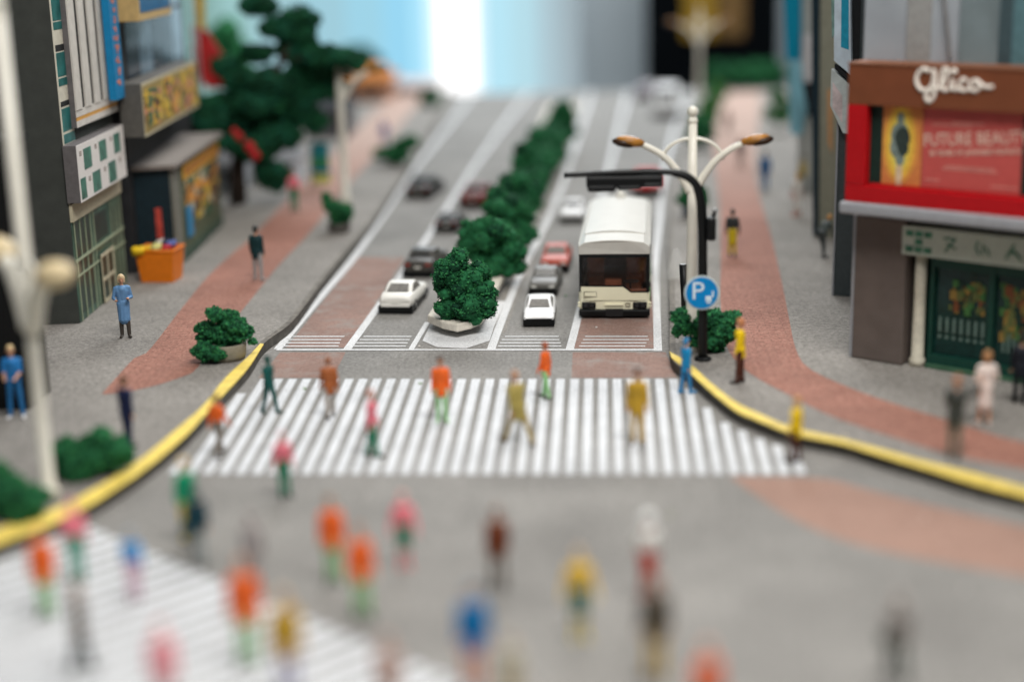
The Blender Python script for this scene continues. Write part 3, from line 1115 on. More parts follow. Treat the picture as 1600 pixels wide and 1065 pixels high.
    for sx in (-1, 1):
        for a, b in zip([.12, 1.6, 2.95, 4.25, 5.55, 6.85], [1.5, 2.85, 4.15, 5.45, 6.75, 8.05]):
            q = MB(); q.box((sx * (hw - .015), (a + b) / 2, (zb + zt) / 2), (.02, b - a, zt - zb - .01)); q.build('side_window', M_busglass, t)
    # interior
    seat = mat('brown_seat', (.42, .14, .07), .6, .15)
    q = MB(); q.box((0, L / 2, z0 + .45), (W - .1, L - .2, .05)); q.build('cabin_floor', mat('brown_floor', (.09, .035, .02), .7), t)
    for i in range(7):
        y = 1.3 + i * 1.0
        for x in ((-.72, .72) if i else (-.62, .62)):
            q = MB(); q.box((x, y, z0 + .78), (.50, .45, .46)); q.box((x, y + .25, z0 + 1.22), (.50, .10, .72)); q.build('seat', seat, t, bevel=.04)
    q = MB(); q.box((-.05, .75, z0 + .76), (.55, .35, .50)); q.box((0, .28, z0 + .68), (2.1, .35, .16)); q.build('dashboard', seat, t, bevel=.03)
    q = MB(); q.box((-.1, 4.5, 1.4), (1.1, .06, 1.2)); q.build('partition', mat('brown_partition', (.15, .05, .03), .7), t)
    q = MB(); q.tube([(.52, .45, z0 + .6), (.52, .40, 1.1)], .03, 8)
    q.lathe([(.22, 0), (.25, .02), (.25, .04), (.22, .05)], 16, (.55, .40, 1.12)); q.build('steering_wheel', M_black, t)
    # lower front: headlights, bumper, plate, badges
    for sx in (-1, 1):
        q = MB(); q.box((sx * .83, .02, .43), (.46, .12, .21)); h = q.build('headlight', M_black, t, bevel=.03)
        for dx in (-.1, .1):
            q = MB(); m_ = MB(); m_.lathe([(.005, 0), (.06, .005), (.07, .03)], 14)
            q.add([(sx * .83 + dx + x, -.045 - z * -.3, .43 + y) for x, y, z in m_.v], m_.f); q.build('lamp', mat('dark_lens', (.03, .03, .03), .12), h)
        q = MB(); q.box((sx * (hw + .005), .10, .49), (.09, .10, .07)); q.box((sx * (hw + .005), .10, .39), (.09, .10, .06)); q.build('indicator', M_cream, t, bevel=.02)
    q = MB(); q.box((0, .01, .19), (W + .01, .24, .24)); q.build('bumper', M_black, t, bevel=.05)
    q = MB(); q.box((0, -.125, .22), (.56, .05, .26)); q.build('number_plate', mat('dark_plate', (.02, .02, .021), .5), t, bevel=.01)
    q = MB(); q.box((.0, -.045, .46), (.60, .05, .07)); q.build('grille_bar', M_cream, t, bevel=.015)
    q = MB(); q.box((-.78, -.0, .80), (.36, .03, .14)); e = q.build('badge_panel', M_cream, t, bevel=.03)
    q = MB()
    for (x, z, a, b) in ((-.78, .885, .42, .012), (-.78, .715, .42, .012), (-.985, .80, .012, .18), (-.575, .80, .012, .18)):
        q.box((x, -.003, z), (a, .03, b))
    q.build('badge_outline', mat('badge_groove', (.16, .14, .10), .7), e)
    q = MB()
    for (x, z, a, b) in ((.44, .51, .15, .014), (.44, .41, .15, .014), (.37, .46, .014, .11), (.51, .46, .014, .11)):
        q.box((x, -.035, z), (a, .03, b))
    q.build('fuel_flap', mat('badge_groove', (.16, .14, .10), .7), t)
    q = MB(); q.box((0, -.028, .595), (W - .26, .012, .014)); q.build('panel_seam', mat('badge_groove', (.16, .14, .10), .7), t)
    q = MB(); q.box((0, L / 2, .20), (W - .14, L - .2, .22)); q.build('chassis', M_black, t)
    for sx in (-1, 1):
        q = MB(); q.box((sx * (hw + .006), L / 2, .62), (.012, L - .5, .14)); q.build('green_stripe', mat('green_stripe', (.10, .30, .05), .4), t)
        for y in (1.9, 6.6):
            q = MB(); m_ = MB(); m_.lathe([(.18, -.14), (.36, -.14), (.40, -.08), (.40, .08), (.36, .14), (.18, .14)], 18)
            q.add([(sx * (hw - .10) + z, y + x, .40 + yy) for x, yy, z in m_.v], m_.f)
            wo = q.build('wheel', M_tyre, t, True)
            q = MB(); m_ = MB(); m_.lathe([(.02, .145), (.2, .145), (.22, .11)], 14)
            q.add([(sx * (hw - .10 + z), y + x, .40 + yy) for x, yy, z in m_.v], m_.f); q.build('rim', M_rim, wo)


bus()

# ------------------------------------------------------------------ street lamps, signal, sign
M_lampw = mat('lamp_white_plastic', (.74, .71, .62), .32, .04, 2, coat=.15)
M_amber = mat('amber_lamp_lens', (.34, .15, .03), .2, .35, 4)
M_brownb = mat('scorched_brown', (.035, .018, .010), .3, .4, 7)


def lamp(label, loc, rz=0.0, tall=6.75, one_arm=False, fat=1.0, drop=0.0):
    t = thing('street_lamp', label, 'street lamp', loc, rz, 'white street lamps')
    q = MB()
    fp = 1.25 if fat == 1.3 else 1.0
    q.tube([(0, 0, -.01), (0, 0, .25), (0, 0, .3), (0, 0, 3.2), (0, 0, tall - .25)], [.22 * fp, .21 * fp, .15 * fp, .145 * fp, .115 * fp], 14)
    q.build('pole', M_lampw, t, True)
    q = MB(); q.ball((0, 0, tall - .1), .15, 14); q.lathe([(.11, tall - .42), (.15, tall - .36), (.1, tall - .28)], 12); q.build('finial', M_lampw, t, True)
    for sx in ((1,) if one_arm else (-1, 1)):
        path = sm_curve([(sx * .08, 0, 4.55 - drop), (sx * .30, 0, 4.95 - drop), (sx * .62, 0, 5.38 - drop), (sx * 1.0, 0, 5.68 - drop), (sx * 1.45, 0, 5.90 - drop)], 5)
        q = MB(); q.tube(path, [(.115 - .035 * i / len(path)) * fat for i in range(len(path))], 10)
        arm = q.build('arm', M_lampw, t, True)
        q = MB()
        M_ = Matrix.Rotation(-sx * R(10), 3, 'Y')
        q.ball((sx * 1.70, 0, 5.96 - drop), (.42 * fat ** .5, .21 * fat, .15 * fat), 14, 0, M_)
        h = q.build('lamp_head', M_amber if fat < 1.5 else mat('yellowed_lamp_head', (.62, .50, .30), .4, .1), arm, True)
        q = MB(); q.ball((sx * 1.86, 0, 5.93 - drop), (.36 if fat < 1.5 else .12, .225, .135), 12, 0, M_); q.build('lamp_cap', M_brownb if fat < 1.5 else M_amber, h, True)
        q = MB(); q.ball((sx * 1.46, 0, 5.93 - drop), (.15, .1, .09), 10, 0, M_); q.build('collar', M_lampw, h, True)
    arch = [(-.82 * math.cos(a), 0, 5.42 - drop + .60 * math.sin(a)) for a in [PI * k / 14 for k in range(15)]]
    if one_arm: arch = [p for p in arch if p[0] >= -.05]
    q = MB(); q.tube(arch, .05, 8); q.build('arch', M_lampw, t, True)
    return t


lamp('white double-armed street lamp behind the black traffic signal', G(1080, 548, KZ), R(0), 6.85)
lamp('blurred white lamp with a single visible arm on the western pavement by the tree', G(540, 316, KZ), R(0), 6.75, one_arm=True, fat=1.3)
lamp('far blurred white lamp in front of the black and yellow cabinet', G(1092, 178, KZ), R(8), 6.8)
lamp('large out-of-focus white lamp post close to us at the left edge', G(78, 780, KZ), R(-50), 10.6, fat=1.9, drop=.75)


def signal():
    P = G(1098, 562, KZ)
    t = thing('traffic_signal', 'black traffic signal with a long horizontal arm reaching over the bus', 'traffic signal', P)
    I = winv(t)
    pn = Vector((0, 1, 0))
    W = lambda x, y, d=0: onplane(x, y, P, pn) + Vector((0, d, 0))
    s = depth(P) / F
    q = MB()
    path = sm_curve([P + Vector((0, 0, -.01)), W(1098, 430), W(1097, 345), W(1092, 300), W(1078, 279), W(1050, 269.5), W(1000, 269), W(940, 271), W(881, 274)], 6)
    rad = []
    for i, p in enumerate(path):
        f = i / (len(path) - 1)
        rad.append((7.2 if f < .4 else (6.4 if f < .62 else 4.6)) * s * (1 if f < .9 else .9))
    q.tube(path, rad, 12)
    q.build('mast', M_black, t, True, inv=I)
    q = MB(); q.lathe([(.24, 0), (.24, .06), (.16, .1)], 16, P); q.build('base_plate', M_black, t, inv=I)
    def housing(nm, x0, y0, x1, y1, d=.35, par=t):
        a, b = W(x0, y0), W(x1, y1)
        c = (a + b) / 2
        q = MB(); q.box(c, (abs(b.x - a.x), d, abs(a.z - b.z))); return q.build(nm, M_black, par, inv=I, bevel=.06)
    housing('signal_housing', 916, 275, 1036, 292)
    housing('signal_hood', 918, 288, 962, 298, .5)
    housing('signal_hood', 1004, 284, 1034, 291, .5)
    housing('signal_hood', 964, 288, 1002, 295, .5)
    # pedestrian signal on the pole
    q = MB()
    Mx = Matrix.Rotation(R(0), 3, 'Z')
    a, b = W(1104, 338), W(1118, 374)
    q.box((a + b) / 2 + Vector((0, -.1, 0)), (abs(a.x - b.x), .34, abs(a.z - b.z)))
    h = q.build('pedestrian_signal', M_black, t, inv=I, bevel=.06)
    q = MB(); q.tube([W(1102, 366), W(1110, 350), W(1117, 331)], [.05, .09, .05], 8); q.build('hood', M_black, t, True, inv=I)
    q = MB(); q.ball(W(1117, 329), .07, 10); q.build('bolt', M_rim, t, True, inv=I)


signal()


def text_mesh(body, size, thick=.01, font=None, sx=1.0, shear=0.0):
    cu = bpy.data.curves.new('lettering', 'FONT')
    cu.body = body; cu.size = size; cu.extrude = thick; cu.align_x = 'CENTER'; cu.align_y = 'CENTER'
    cu.shear = shear
    cu.resolution_u = 3
    ob = bpy.data.objects.new('lettering', cu)
    C.objects.link(ob)
    dg = bpy.context.evaluated_depsgraph_get()
    me = bpy.data.meshes.new_from_object(ob.evaluated_get(dg))
    bpy.data.objects.remove(ob)
    vs_ = [(v.co.x * sx, v.co.y, v.co.z) for v in me.vertices]
    fs = [tuple(p.vertices) for p in me.polygons]
    bpy.data.meshes.remove(me)
    return vs_, fs


def add_text(q, body, size, org, ux, uz, thick=.012, sx=1.0, mi=0, shear=0):
    vs_, fs = text_mesh(body, size, thick, sx=sx, shear=shear)
    ux = Vector(ux).normalized(); uz = Vector(uz).normalized(); un = ux.cross(uz)
    q.add([Vector(org) + ux * x + uz * y + un * z for x, y, z in vs_], fs, mi)


def disc(q, c, r, d, n=28, mi=0):
    c = Vector(c)
    q.prism([c + Vector((r * math.cos(2 * PI * k / n), 0, r * math.sin(2 * PI * k / n))) for k in range(n)], Vector((0, -d, 0)), mi)


def parking_sign():
    P = G(1098, 562, KZ) + Vector((0, -.20, 0))
    pn = Vector((0, 1, 0))
    c = onplane(1096.5, 457, P, pn)
    s = depth(c) / F
    r = 27.5 * s
    t = thing('parking_sign', 'round blue parking sign with a white P fixed to the signal mast', 'sign', c)
    q = MB(); disc(q, (0, 0, 0), r, .04, 32); q.build('rim', mat('sign_pale_rim', (.55, .62, .62), .4), t, bevel=.008)
    q = MB(); disc(q, (0, -.044, 0), r * .90, .012, 32); q.build('face', mat('sign_blue', (.0, .22, .55), .35, .05), t)
    wt = mat('sign_white', (.66, .78, .86), .4, .03)
    q = MB(); add_text(q, 'P', r * 1.45, (-.17 * r - .03, -.062, .08 * r), (1, 0, 0), (0, 0, 1), .006, sx=1.05)
    # meter pictogram beside the letter
    q.box((r * .38, -.062, -r * .32), (r * .34, .012, r * .30))
    q.box((r * .62, -.062, -r * .05), (r * .10, .012, r * .34))
    q.box((r * .40, -.062, -r * .56), (r * .26, .012, r * .08))
    q.build('lettering', wt, t)
    q = MB(); q.box((.0, .06, 0), (.2, .14, .1)); q.build('clamp', M_black, t)


parking_sign()

P = G(1072, 520, KZ)
t = thing('bollard', 'short black hollow post standing just left of the parking sign', 'post', P)
hb = hgt(P, 413)
q = MB(); q.tube([(0, 0, 0), (-.04, 0, hb * .5), (-.1, 0, hb)], .115, 12); q.build('tube', M_black, t, True)
q = MB(); q.tube([(-.1, 0, hb - .03), (-.1, 0, hb + .012)], .095, 12); q.build('cut_end', mat('cut_grey', (.3, .3, .3), .5), t)
P = G(1054, 436, KZ)
q = MB()
rg = random.Random(9)
pts = [(-.22, 0, .0), (.24, .0, .05), (.30, .1, .55), (.12, .2, 1.05), (-.05, .2, 1.0), (-.2, .1, .45)]
q.prism([P + Vector(p) for p in pts], (.02, .05, 0))
tag(q.build('plastic_scrap', glass('clear_plastic', (.85, .86, .84), .25, .22)), 'crumpled clear plastic scrap standing at the kerb right of the bus', 'scrap')

# ------------------------------------------------------------------ buildings
class Plane:
    """an upright facade: origin on the ground, unit vector u along it, n out of it towards the street"""
    def __init__(s, A, B, toward=None):
        s.A = Vector(A); s.u = (Vector(B) - s.A); s.u.z = 0; s.len = s.u.length; s.u.normalize()
        s.n = Vector((s.u.y, -s.u.x, 0))
        if s.n.dot(CP - s.A) < 0: s.n = -s.n

    def at(s, px, py, off=0.0):
        p = onplane(px, py, s.A + s.n * off, s.n) - s.A
        return p.dot(s.u), p.z

    def P(s, u, z, off=0.0):
        return s.A + s.u * u + Vector((0, 0, z)) + s.n * off

    def rect(s, xl, yt, yb, xr, yr, off):
        """left edge xl from row yt to yb, right edge at column xr (row yr)"""
        u0, z1 = s.at(xl, yt, off); _, z0 = s.at(xl, yb, off); u1, _ = s.at(xr, yr, off)
        return u0, u1, z0, z1


def slab(q, pl, u0, u1, z0, z1, o0, o1, mi=0):
    a = [pl.P(u0, z0, o0), pl.P(u1, z0, o0), pl.P(u1, z1, o0), pl.P(u0, z1, o0)]
    q.prism(a, pl.n * (o1 - o0), mi)


M_wallgrey = mat('dark_grey_card', (.050, .054, .048), .75, .12, 2, .08)
M_beige = mat('beige_trim', (.50, .45, .32), .7, .1)
M_cream2 = mat('cream_print', (.60, .57, .47), .7, .08)
M_ribw = mat('offwhite_ribs', (.60, .57, .52), .7, .08, 3, .1)
M_teal = mat('teal_window_print', (.012, .13, .125), .3, .35, 2.5)
M_blackp = mat('black_print', (.014, .015, .016), .5)
M_gap = mat('gap_black', (.022, .021, .020), .6)
M_orange = mat('orange_band', (.60, .31, .07), .6, .1)
M_signw = mat('white_sign_print', (.72, .69, .66), .55, .04)
M_wing = mat('green_glass_print', (.04, .15, .11), .3, .5, 3)
M_glassg = mat('shopfront_glass_print', (.055, .115, .085), .35, .45, 1.2)
M_glassd = mat('shopfront_dark_glass', (.015, .04, .032), .3, .4, 1.5)
M_thick = mat('grey_card_edge', (.13, .12, .12), .7)


def corner_block():
    A = G(125, 505, KZ); B = G(198, 441, KZ); A2 = G(40, 509, KZ)
    t = thing('corner_building', 'tall dark grey slab building with cream ribs and green glass shopfront at the left', 'building', A)
    I = winv(t)
    pl = Plane(A, B)
    back = A2 - A
    q = MB()
    q.prism([A, B, B + back, A + back], (0, 0, 17))
    q.build('wall', M_wallgrey, t, inv=I, bevel=.02)
    L = pl.len
    # corner column of windows
    q = MB(); u0, u1, z0, z1 = pl.rect(106, 225, 322, 118, 222, .03)
    uc0, uc1 = .02, pl.at(117, 222)[0]
    slab(q, pl, uc0, uc1, pl.at(112, 322)[1] - .0, 17, .0, .025)
    col = q.build('window_column', M_cream2, t, inv=I)
    for (yt, yb, xl, kind) in [(-62, -50, 84, 0), (-46, -10, 84, 1), (0 - 6, 32, 88, 1), (34, 46, 90, 1), (70, 80, 91, 0), (82, 120, 93, 1), (122, 134, 96, 1), (158, 166, 99, 0), (169, 206, 100, 1), (209, 224, 103, 1)]:
        q = MB()
        _, za = pl.at(xl, yt); _, zb_ = pl.at(xl, yb)
        slab(q, pl, uc0 + .10, uc1 - .03, zb_, za, .025, .035)
        q.build('window', M_teal if kind else M_blackp, t, inv=I)
    # ribbed panel standing proud
    off = .18
    uL, zB = pl.at(120, 200, off); uR = pl.at(183, 160, off)[0]
    q = MB(); slab(q, pl, uL, uR, zB, 17, 0, off); panel = q.build('ribbed_panel', M_gap, t, inv=I)
    q = MB(); slab(q, pl, uL - .05, uL - .002, zB, 17, 0, off + .01); q.build('panel_edge', M_thick, t, inv=I)
    zr = pl.at(120, 172, off)[1]
    q = MB(); slab(q, pl, uL, uR, zB, zB + .20, off, off + .03); slab(q, pl, uL, uR, zr - .22, zr, off, off + .03); q.build('ledge', M_ribw, t, inv=I)
    q = MB(); slab(q, pl, uL, uR, zB + .20, zr - .22, off, off + .025); q.build('orange_band', M_orange, t, inv=I)
    wdt = (uR - uL)
    for k in range(5):
        a = uL + wdt * (k * .2175 + .0); b = a + wdt * .130
        q = MB()
        rgk = random.Random(k)
        NN = 12
        prev = None
        for j in range(NN):
            za = zr + (17 - zr) * j / NN; zb2 = zr + (17 - zr) * (j + 1) / NN
            jit = rgk.uniform(-.012, .012)
            cur = jit
            p0 = prev if prev is not None else 0
            q.add([pl.P(a + p0, za, off), pl.P(b - p0, za, off), pl.P(b - cur, zb2, off), pl.P(a + cur, zb2, off),
                   pl.P(a + p0, za, off + .06), pl.P(b - p0, za, off + .06), pl.P(b - cur, zb2, off + .06), pl.P(a + cur, zb2, off + .06)],
                  [(4, 5, 6, 7), (0, 4, 7, 3), (1, 2, 6, 5), (0, 1, 5, 4)])
            prev = cur
        q.build('rib', M_ribw, t, inv=I)
    # white sign box with six windows
    off = .42
    u0, z1 = pl.at(118, 228, off); _, z0 = pl.at(121, 321, off); u1 = pl.at(194, 232, off)[0]
    q = MB(); slab(q, pl, u0, u1, z0, z1, 0, off); sb = q.build('sign_box', M_thick, t, inv=I, bevel=.015)
    q = MB(); slab(q, pl, u0 + .01, u1 - .01, z0 + .01, z1 - .01, off, off + .02); q.build('sign_face', M_signw, t, inv=I)
    H = z1 - z0; Wd = u1 - u0
    for (fu, fz, fw, fh) in ((.12, .53, .15, .36), (.44, .53, .15, .36), (.76, .53, .14, .36), (.02, .05, .10, .36), (.26, .05, .16, .36), (.60, .05, .16, .38)):
        q = MB(); slab(q, pl, u0 + fu * Wd, u0 + (fu + fw) * Wd, z0 + fz * H, z0 + (fz + fh) * H, off + .02, off + .03); q.build('sign_window', M_wing, t, inv=I)
    q = MB()
    for (fu, fz) in ((.04, .80), (.35, .80), (.68, .80), (.18, .30), (.50, .32), (.84, .34)):
        for r_ in range(3):
            slab(q, pl, u0 + fu * Wd, u0 + (fu + .045) * Wd, z0 + (fz + r_ * .03) * H, z0 + (fz + .015 + r_ * .03) * H, off + .02, off + .026)
    q.build('small_print', mat('brown_print', (.20, .15, .12), .7), t, inv=I)
    # beige band and shopfront
    zb0 = pl.at(113, 346)[1]; zb1 = pl.at(111, 324)[1]
    q = MB(); slab(q, pl, .0, L, zb0, zb1 + .12, 0, .10); q.build('trim_band', M_beige, t, inv=I, bevel=.01)
    q = MB(); slab(q, pl, .03, L - .02, .02, zb0, 0, .02); q.build('shop_glass', M_glassg, t, inv=I)
    q = MB()
    for a, b in ((.06, .13), (.16, .23), (.26, .33)):
        slab(q, pl, a * L, b * L, .25, zb0 * .97, .02, .03)
    slab(q, pl, .42 * L, .68 * L, zb0 * .66, zb0 * .93, .02, .03)
    for a in (.78, .86, .93):
        slab(q, pl, a * L, (a + .05) * L, .2, zb0 * .9, .02, .03)
    q.build('dark_pane', M_glassd, t, inv=I)
    q = MB()
    for a in (.035, .135, .235, .335, .40, .76, .84, .91, .975):
        slab(q, pl, a * L, a * L + .045, .02, zb0, .03, .055)
    slab(q, pl, .03, L - .03, zb0 * .60, zb0 * .60 + .09, .055, .08)
    slab(q, pl, .03, L - .03, zb0 * .45, zb0 * .45 + .07, .055, .075)
    q.build('mullion', mat('green_cream_frame', (.33, .38, .26), .6, .1), t, inv=I)
    u0, u1 = .44 * L, .70 * L
    zt_ = zb0 * .52
    q = MB()
    slab(q, pl, u0, u1, .03, zt_, .08, .10)
    dr_ = q.build('door', M_glassd, t, inv=I)
    q = MB()
    for a in (u0, (u0 + u1) / 2 - .03, u1 - .06):
        slab(q, pl, a, a + .06, .03, zt_, .10, .13)
    for z in (zt_ - .12, zt_ * .45, .03):
        slab(q, pl, u0 + .06, (u0 + u1) / 2 - .03, z, z + .10, .10, .128)
        slab(q, pl, (u0 + u1) / 2 + .03, u1 - .06, z, z + .10, .10, .128)
    q.build('door_frame', M_beige, dr_)
    # blue upright sign at the far end, lettering in orange
    off = .55
    q = MB()
    ua = pl.at(178, 100, off)[0]; ub = pl.at(191, 100, off)[0]; zc = pl.at(185, 156, off)[1]
    slab(q, pl, ua, ub, zc, 17, .3, off)
    bs = q.build('upright_sign', mat('blue_sign_board', (.01, .20, .42), .45, .1), t, inv=I)
    q = MB(); rg = random.Random(3)
    um = (ua + ub) / 2
    zz = zc + .45
    while zz < 16:
        hh = rg.uniform(.16, .30)
        for _ in range(4):
            du = rg.uniform(-.14, .08) * (ub - ua) * 2.2; 
            a = um + du; b = a + rg.uniform(.04, .14)
            c = zz + rg.uniform(0, hh * .7)
            if b < ub - .03 and a > ua + .03:
                slab(q, pl, a, b, c, c + rg.uniform(.04, .14), off, off + .012)
        slab(q, pl, um - .05, um + .05, zz, zz + hh, off + .013, off + .02)
        zz += hh + .12
    q.build('lettering', mat('orange_lettering', (.75, .22, .09), .5), bs)


corner_block()

# black cabinet close at the left edge
P0 = G(46, 640, KZ)
t = thing('black_kiosk', 'plain black building block behind the blurred lamp post at the left edge', 'building', P0)
q = MB(); q.box((-3.2, .8, 3.4), (6.4, 1.6, 6.8)); q.build('wall', mat('matt_black_card', (.006, .006, .006), .85), t, bevel=.02)
q = MB(); q.box((-3.2, .8, 6.86), (6.5, 1.7, .12)); q.build('roof', mat('matt_black_card', (.006, .006, .006), .85), t)


def printed(q_name, pl, u0, u1, z0, z1, off, pal, seed, t, I, n=40, base=None, names='print'):
    """a colourful printed board: patches of colour as raised paper, one mesh"""
    q = MB()
    rg = random.Random(seed)
    W_, H_ = u1 - u0, z1 - z0
    for k in range(n):
        w_ = W_ * rg.uniform(.05, .2); h_ = H_ * rg.uniform(.06, .28)
        a = u0 + rg.random() * (W_ - w_); b = z0 + rg.random() * (H_ - h_)
        slab(q, pl, a, a + w_, b, b + h_, off, off + .004 + k * .0006, rg.randrange(len(pal)))
    return q.build(q_name, pal, t, inv=I)


pal_warm = [mat('print_orange', (.62, .27, .05), .6), mat('print_yellow', (.62, .42, .06), .6), mat('print_salmon', (.55, .24, .15), .6), mat('print_brown', (.12, .06, .03), .6),
            mat('print_pale', (.50, .46, .33), .6), mat('print_green', (.06, .12, .06), .6)]


def dark_block():
    A = G(215, 428, KZ); B = G(310, 335, KZ)
    pl = Plane(A, B)
    t = thing('dark_building', 'dark building with blue glass windows and a colourful billboard behind the corner block', 'building', A)
    I = winv(t)
    q = MB(); back = -pl.n * 5
    q.prism([A, B, B + back, A + back], (0, 0, 19))
    q.build('wall', mat('charcoal_card', (.030, .031, .034), .6, .2, 1.5), t, inv=I)
    gl = [mat('sky_glass_print', (.20, .29, .36), .15, .5, .8), mat('dim_glass_print', (.06, .085, .11), .15, .5, .9)]
    u0 = pl.at(196, 70)[0]; u1 = pl.at(286, 70)[0]
    zlo = pl.at(235, 112)[1]
    for k in range(5):
        a = u0 + (u1 - u0) * k / 5; b = a + (u1 - u0) / 5 - .06
        for j in range(4):
            q = MB(); slab(q, pl, a, b, zlo + j * 2.3, zlo + j * 2.3 + 2.15, 0, .03); q.build('window', gl[0 if (k in (0, 1, 3, 4)) and (j + k) % 3 else 1], t, inv=I)
    # recessed dark storey, then billboard box
    off = 1.0
    ua, z1 = pl.at(220, 131, off); _, z0 = pl.at(230, 213, off); ub = pl.at(311, 170, off)[0]
    q = MB(); slab(q, pl, ua, ub, z0, z1, .2, off); q.build('billboard', mat('billboard_side', (.10, .095, .085), .7), t, inv=I, bevel=.02)
    q = MB(); slab(q, pl, ua, ub, z0, z1, off, off + .008); q.build('billboard_rim', M_beige, t, inv=I)
    base = mat('billboard_base', (.30, .22, .07), .6, .3)
    q = MB(); slab(q, pl, ua + .10, ub - .10, z0 + .1, z1 - .1, off + .008, off + .016); q.build('billboard_face', base, t, inv=I)
    Wd = (ub - ua) - .2
    for k in range(3):
        printed('poster', pl, ua + .1 + Wd * k / 3, ua + .1 + Wd * (k + .9) / 3, z0 + .14, z1 - .14, off + .017, [pal_warm[0], pal_warm[1], pal_warm[2], pal_warm[3], pal_warm[5], pal_warm[1]], 70 + k, t, I, 60)
    # upper framed sign
    ua, z0 = pl.at(218, 34, off); ub = pl.at(268, 24, off)[0]
    q = MB(); slab(q, pl, ua, ub, z0, z0 + 3.2, .2, off); q.build('framed_sign', mat('gold_frame', (.55, .38, .16), .5), t, inv=I, bevel=.02)
    q = MB(); slab(q, pl, ua + .22, ub - .22, z0 + .28, z0 + 3.0, off, off + .02); q.build('sign_face', mat('deep_blue_print', (.01, .12, .28), .3, .4, 2), t, inv=I)
    q = MB(); q.tube([pl.P(u0, zlo + 2.6, .06), pl.P((u0 + u1) / 2, zlo + 3.1, .06), pl.P(u1, zlo + 3.2, .06)], .015, 5); q.build('wire', M_black, t, inv=I)


dark_block()


def kiosk():
    A = G(276, 419, KZ); B = G(345, 350, KZ); A2 = G(212, 423, KZ)
    pl = Plane(A, B)
    t = thing('shop_kiosk', 'low shop kiosk with grey slab roof and yellow poster front behind the orange crate', 'kiosk', A)
    I = winv(t)
    h = hgt(A, 263)
    q = MB(); back = (A2 - A)
    q.prism([A, B, B + back, A + back], (0, 0, h)); q.build('wall', mat('dark_teal_card', (.008, .022, .030), .5, .2), t, inv=I)
    q = MB(); o = -back.normalized() * .3
    q.prism([A + o - pl.u * .3, B + o + pl.u * .3, B + back + pl.u * .3, A + back - pl.u * .3], (0, 0, .17))
    for i, v in enumerate(q.v): q.v[i] = (v[0], v[1], v[2] + h)
    q.build('roof', mat('grey_slab', (.23, .205, .185), .8, .1), t, inv=I, bevel=.02)
    L = pl.len
    q = MB(); slab(q, pl, .16 * L, L, .35, h - .02, .0, .08); q.build('poster_wall', mat('poster_green_base', (.10, .12, .07), .6, .3), t, inv=I)
    printed('poster_print', pl, .22 * L, .97 * L, .9, h - .8, .08, [pal_warm[0], pal_warm[1], pal_warm[0], pal_warm[3], pal_warm[4], pal_warm[5]], 5, t, I, 90)
    q = MB(); slab(q, pl, .2 * L, .99 * L, h - .75, h - .15, .08, .13); q.build('awning_sign', mat('amber_board', (.62, .34, .04), .5, .15), t, inv=I, bevel=.02)
    q = MB()
    for k in range(9):
        q = MB(); slab(q, pl, (.24 + k * .082) * L, (.28 + k * .082) * L, h - .6, h - .3, .13, .14)
        q.build('letter', mat('red_print', (.35, .07, .03), .5), t, inv=I)
    q = MB(); slab(q, pl, .2 * L, .30 * L, .8, 1.9, .12, .18); q.build('blue_banner', mat('blue_print', (.03, .22, .42), .5), t, inv=I)
    q = MB(); slab(q, pl, 0, .13 * L, .0, h - .02, 0, .10); q.build('corner_post', mat('grey_post', (.18, .18, .15), .6), t, inv=I)
    q = MB(); slab(q, pl, .13 * L, L, .0, .38, 0, .12); q.build('plinth', mat('green_plinth', (.045, .08, .055), .6), t, inv=I)
    # red strip sign on the dark side
    ps = Plane(A2, A)
    u0 = ps.at(250, 360)[0]
    q = MB(); slab(q, ps, u0 - .12, u0 + .10, ps.at(250, 372)[1], ps.at(250, 325)[1], 0, .03); q.build('strip_sign', mat('red_strip', (.50, .07, .05), .5, .3), t, inv=I)


kiosk()


def crate():
    P = G(246, 441, KZ)
    t = thing('orange_crate', 'open orange crate standing by the dark side of the kiosk', 'crate', P, R(-4))
    s = depth(P) / F
    W, H, D = 56 * s, 50 * s, .95
    om = mat('orange_plastic', (.78, .20, .012), .4, .08)
    for nm, c, d in (('bottom', (0, D / 2, .03), (W * .92, D, .06)),):
        q = MB(); q.box(c, d); q.build(nm, om, t)
    tp = 1.10
    q = MB()
    a = [(-W / 2 * .92, 0, 0), (W / 2 * .92, 0, 0), (W / 2 * .92, D, 0), (-W / 2 * .92, D, 0)]
    b = [(-W / 2 * tp, -.1, H), (W / 2 * tp, -.1, H), (W / 2 * tp, D + .1, H), (-W / 2 * tp, D + .1, H)]
    q.add(a + b, [(0, 1, 5, 4), (1, 2, 6, 5), (2, 3, 7, 6), (3, 0, 4, 7)])
    o = q.build('side_panels', om, t)
    m = o.modifiers.new('solid', 'SOLIDIFY'); m.thickness = .06; m.offset = -1
    q = MB(); q.tube([b[0], b[1], b[2], b[3], b[0]], .05, 8); q.build('rim', om, t, True)
    return P, s, H, D


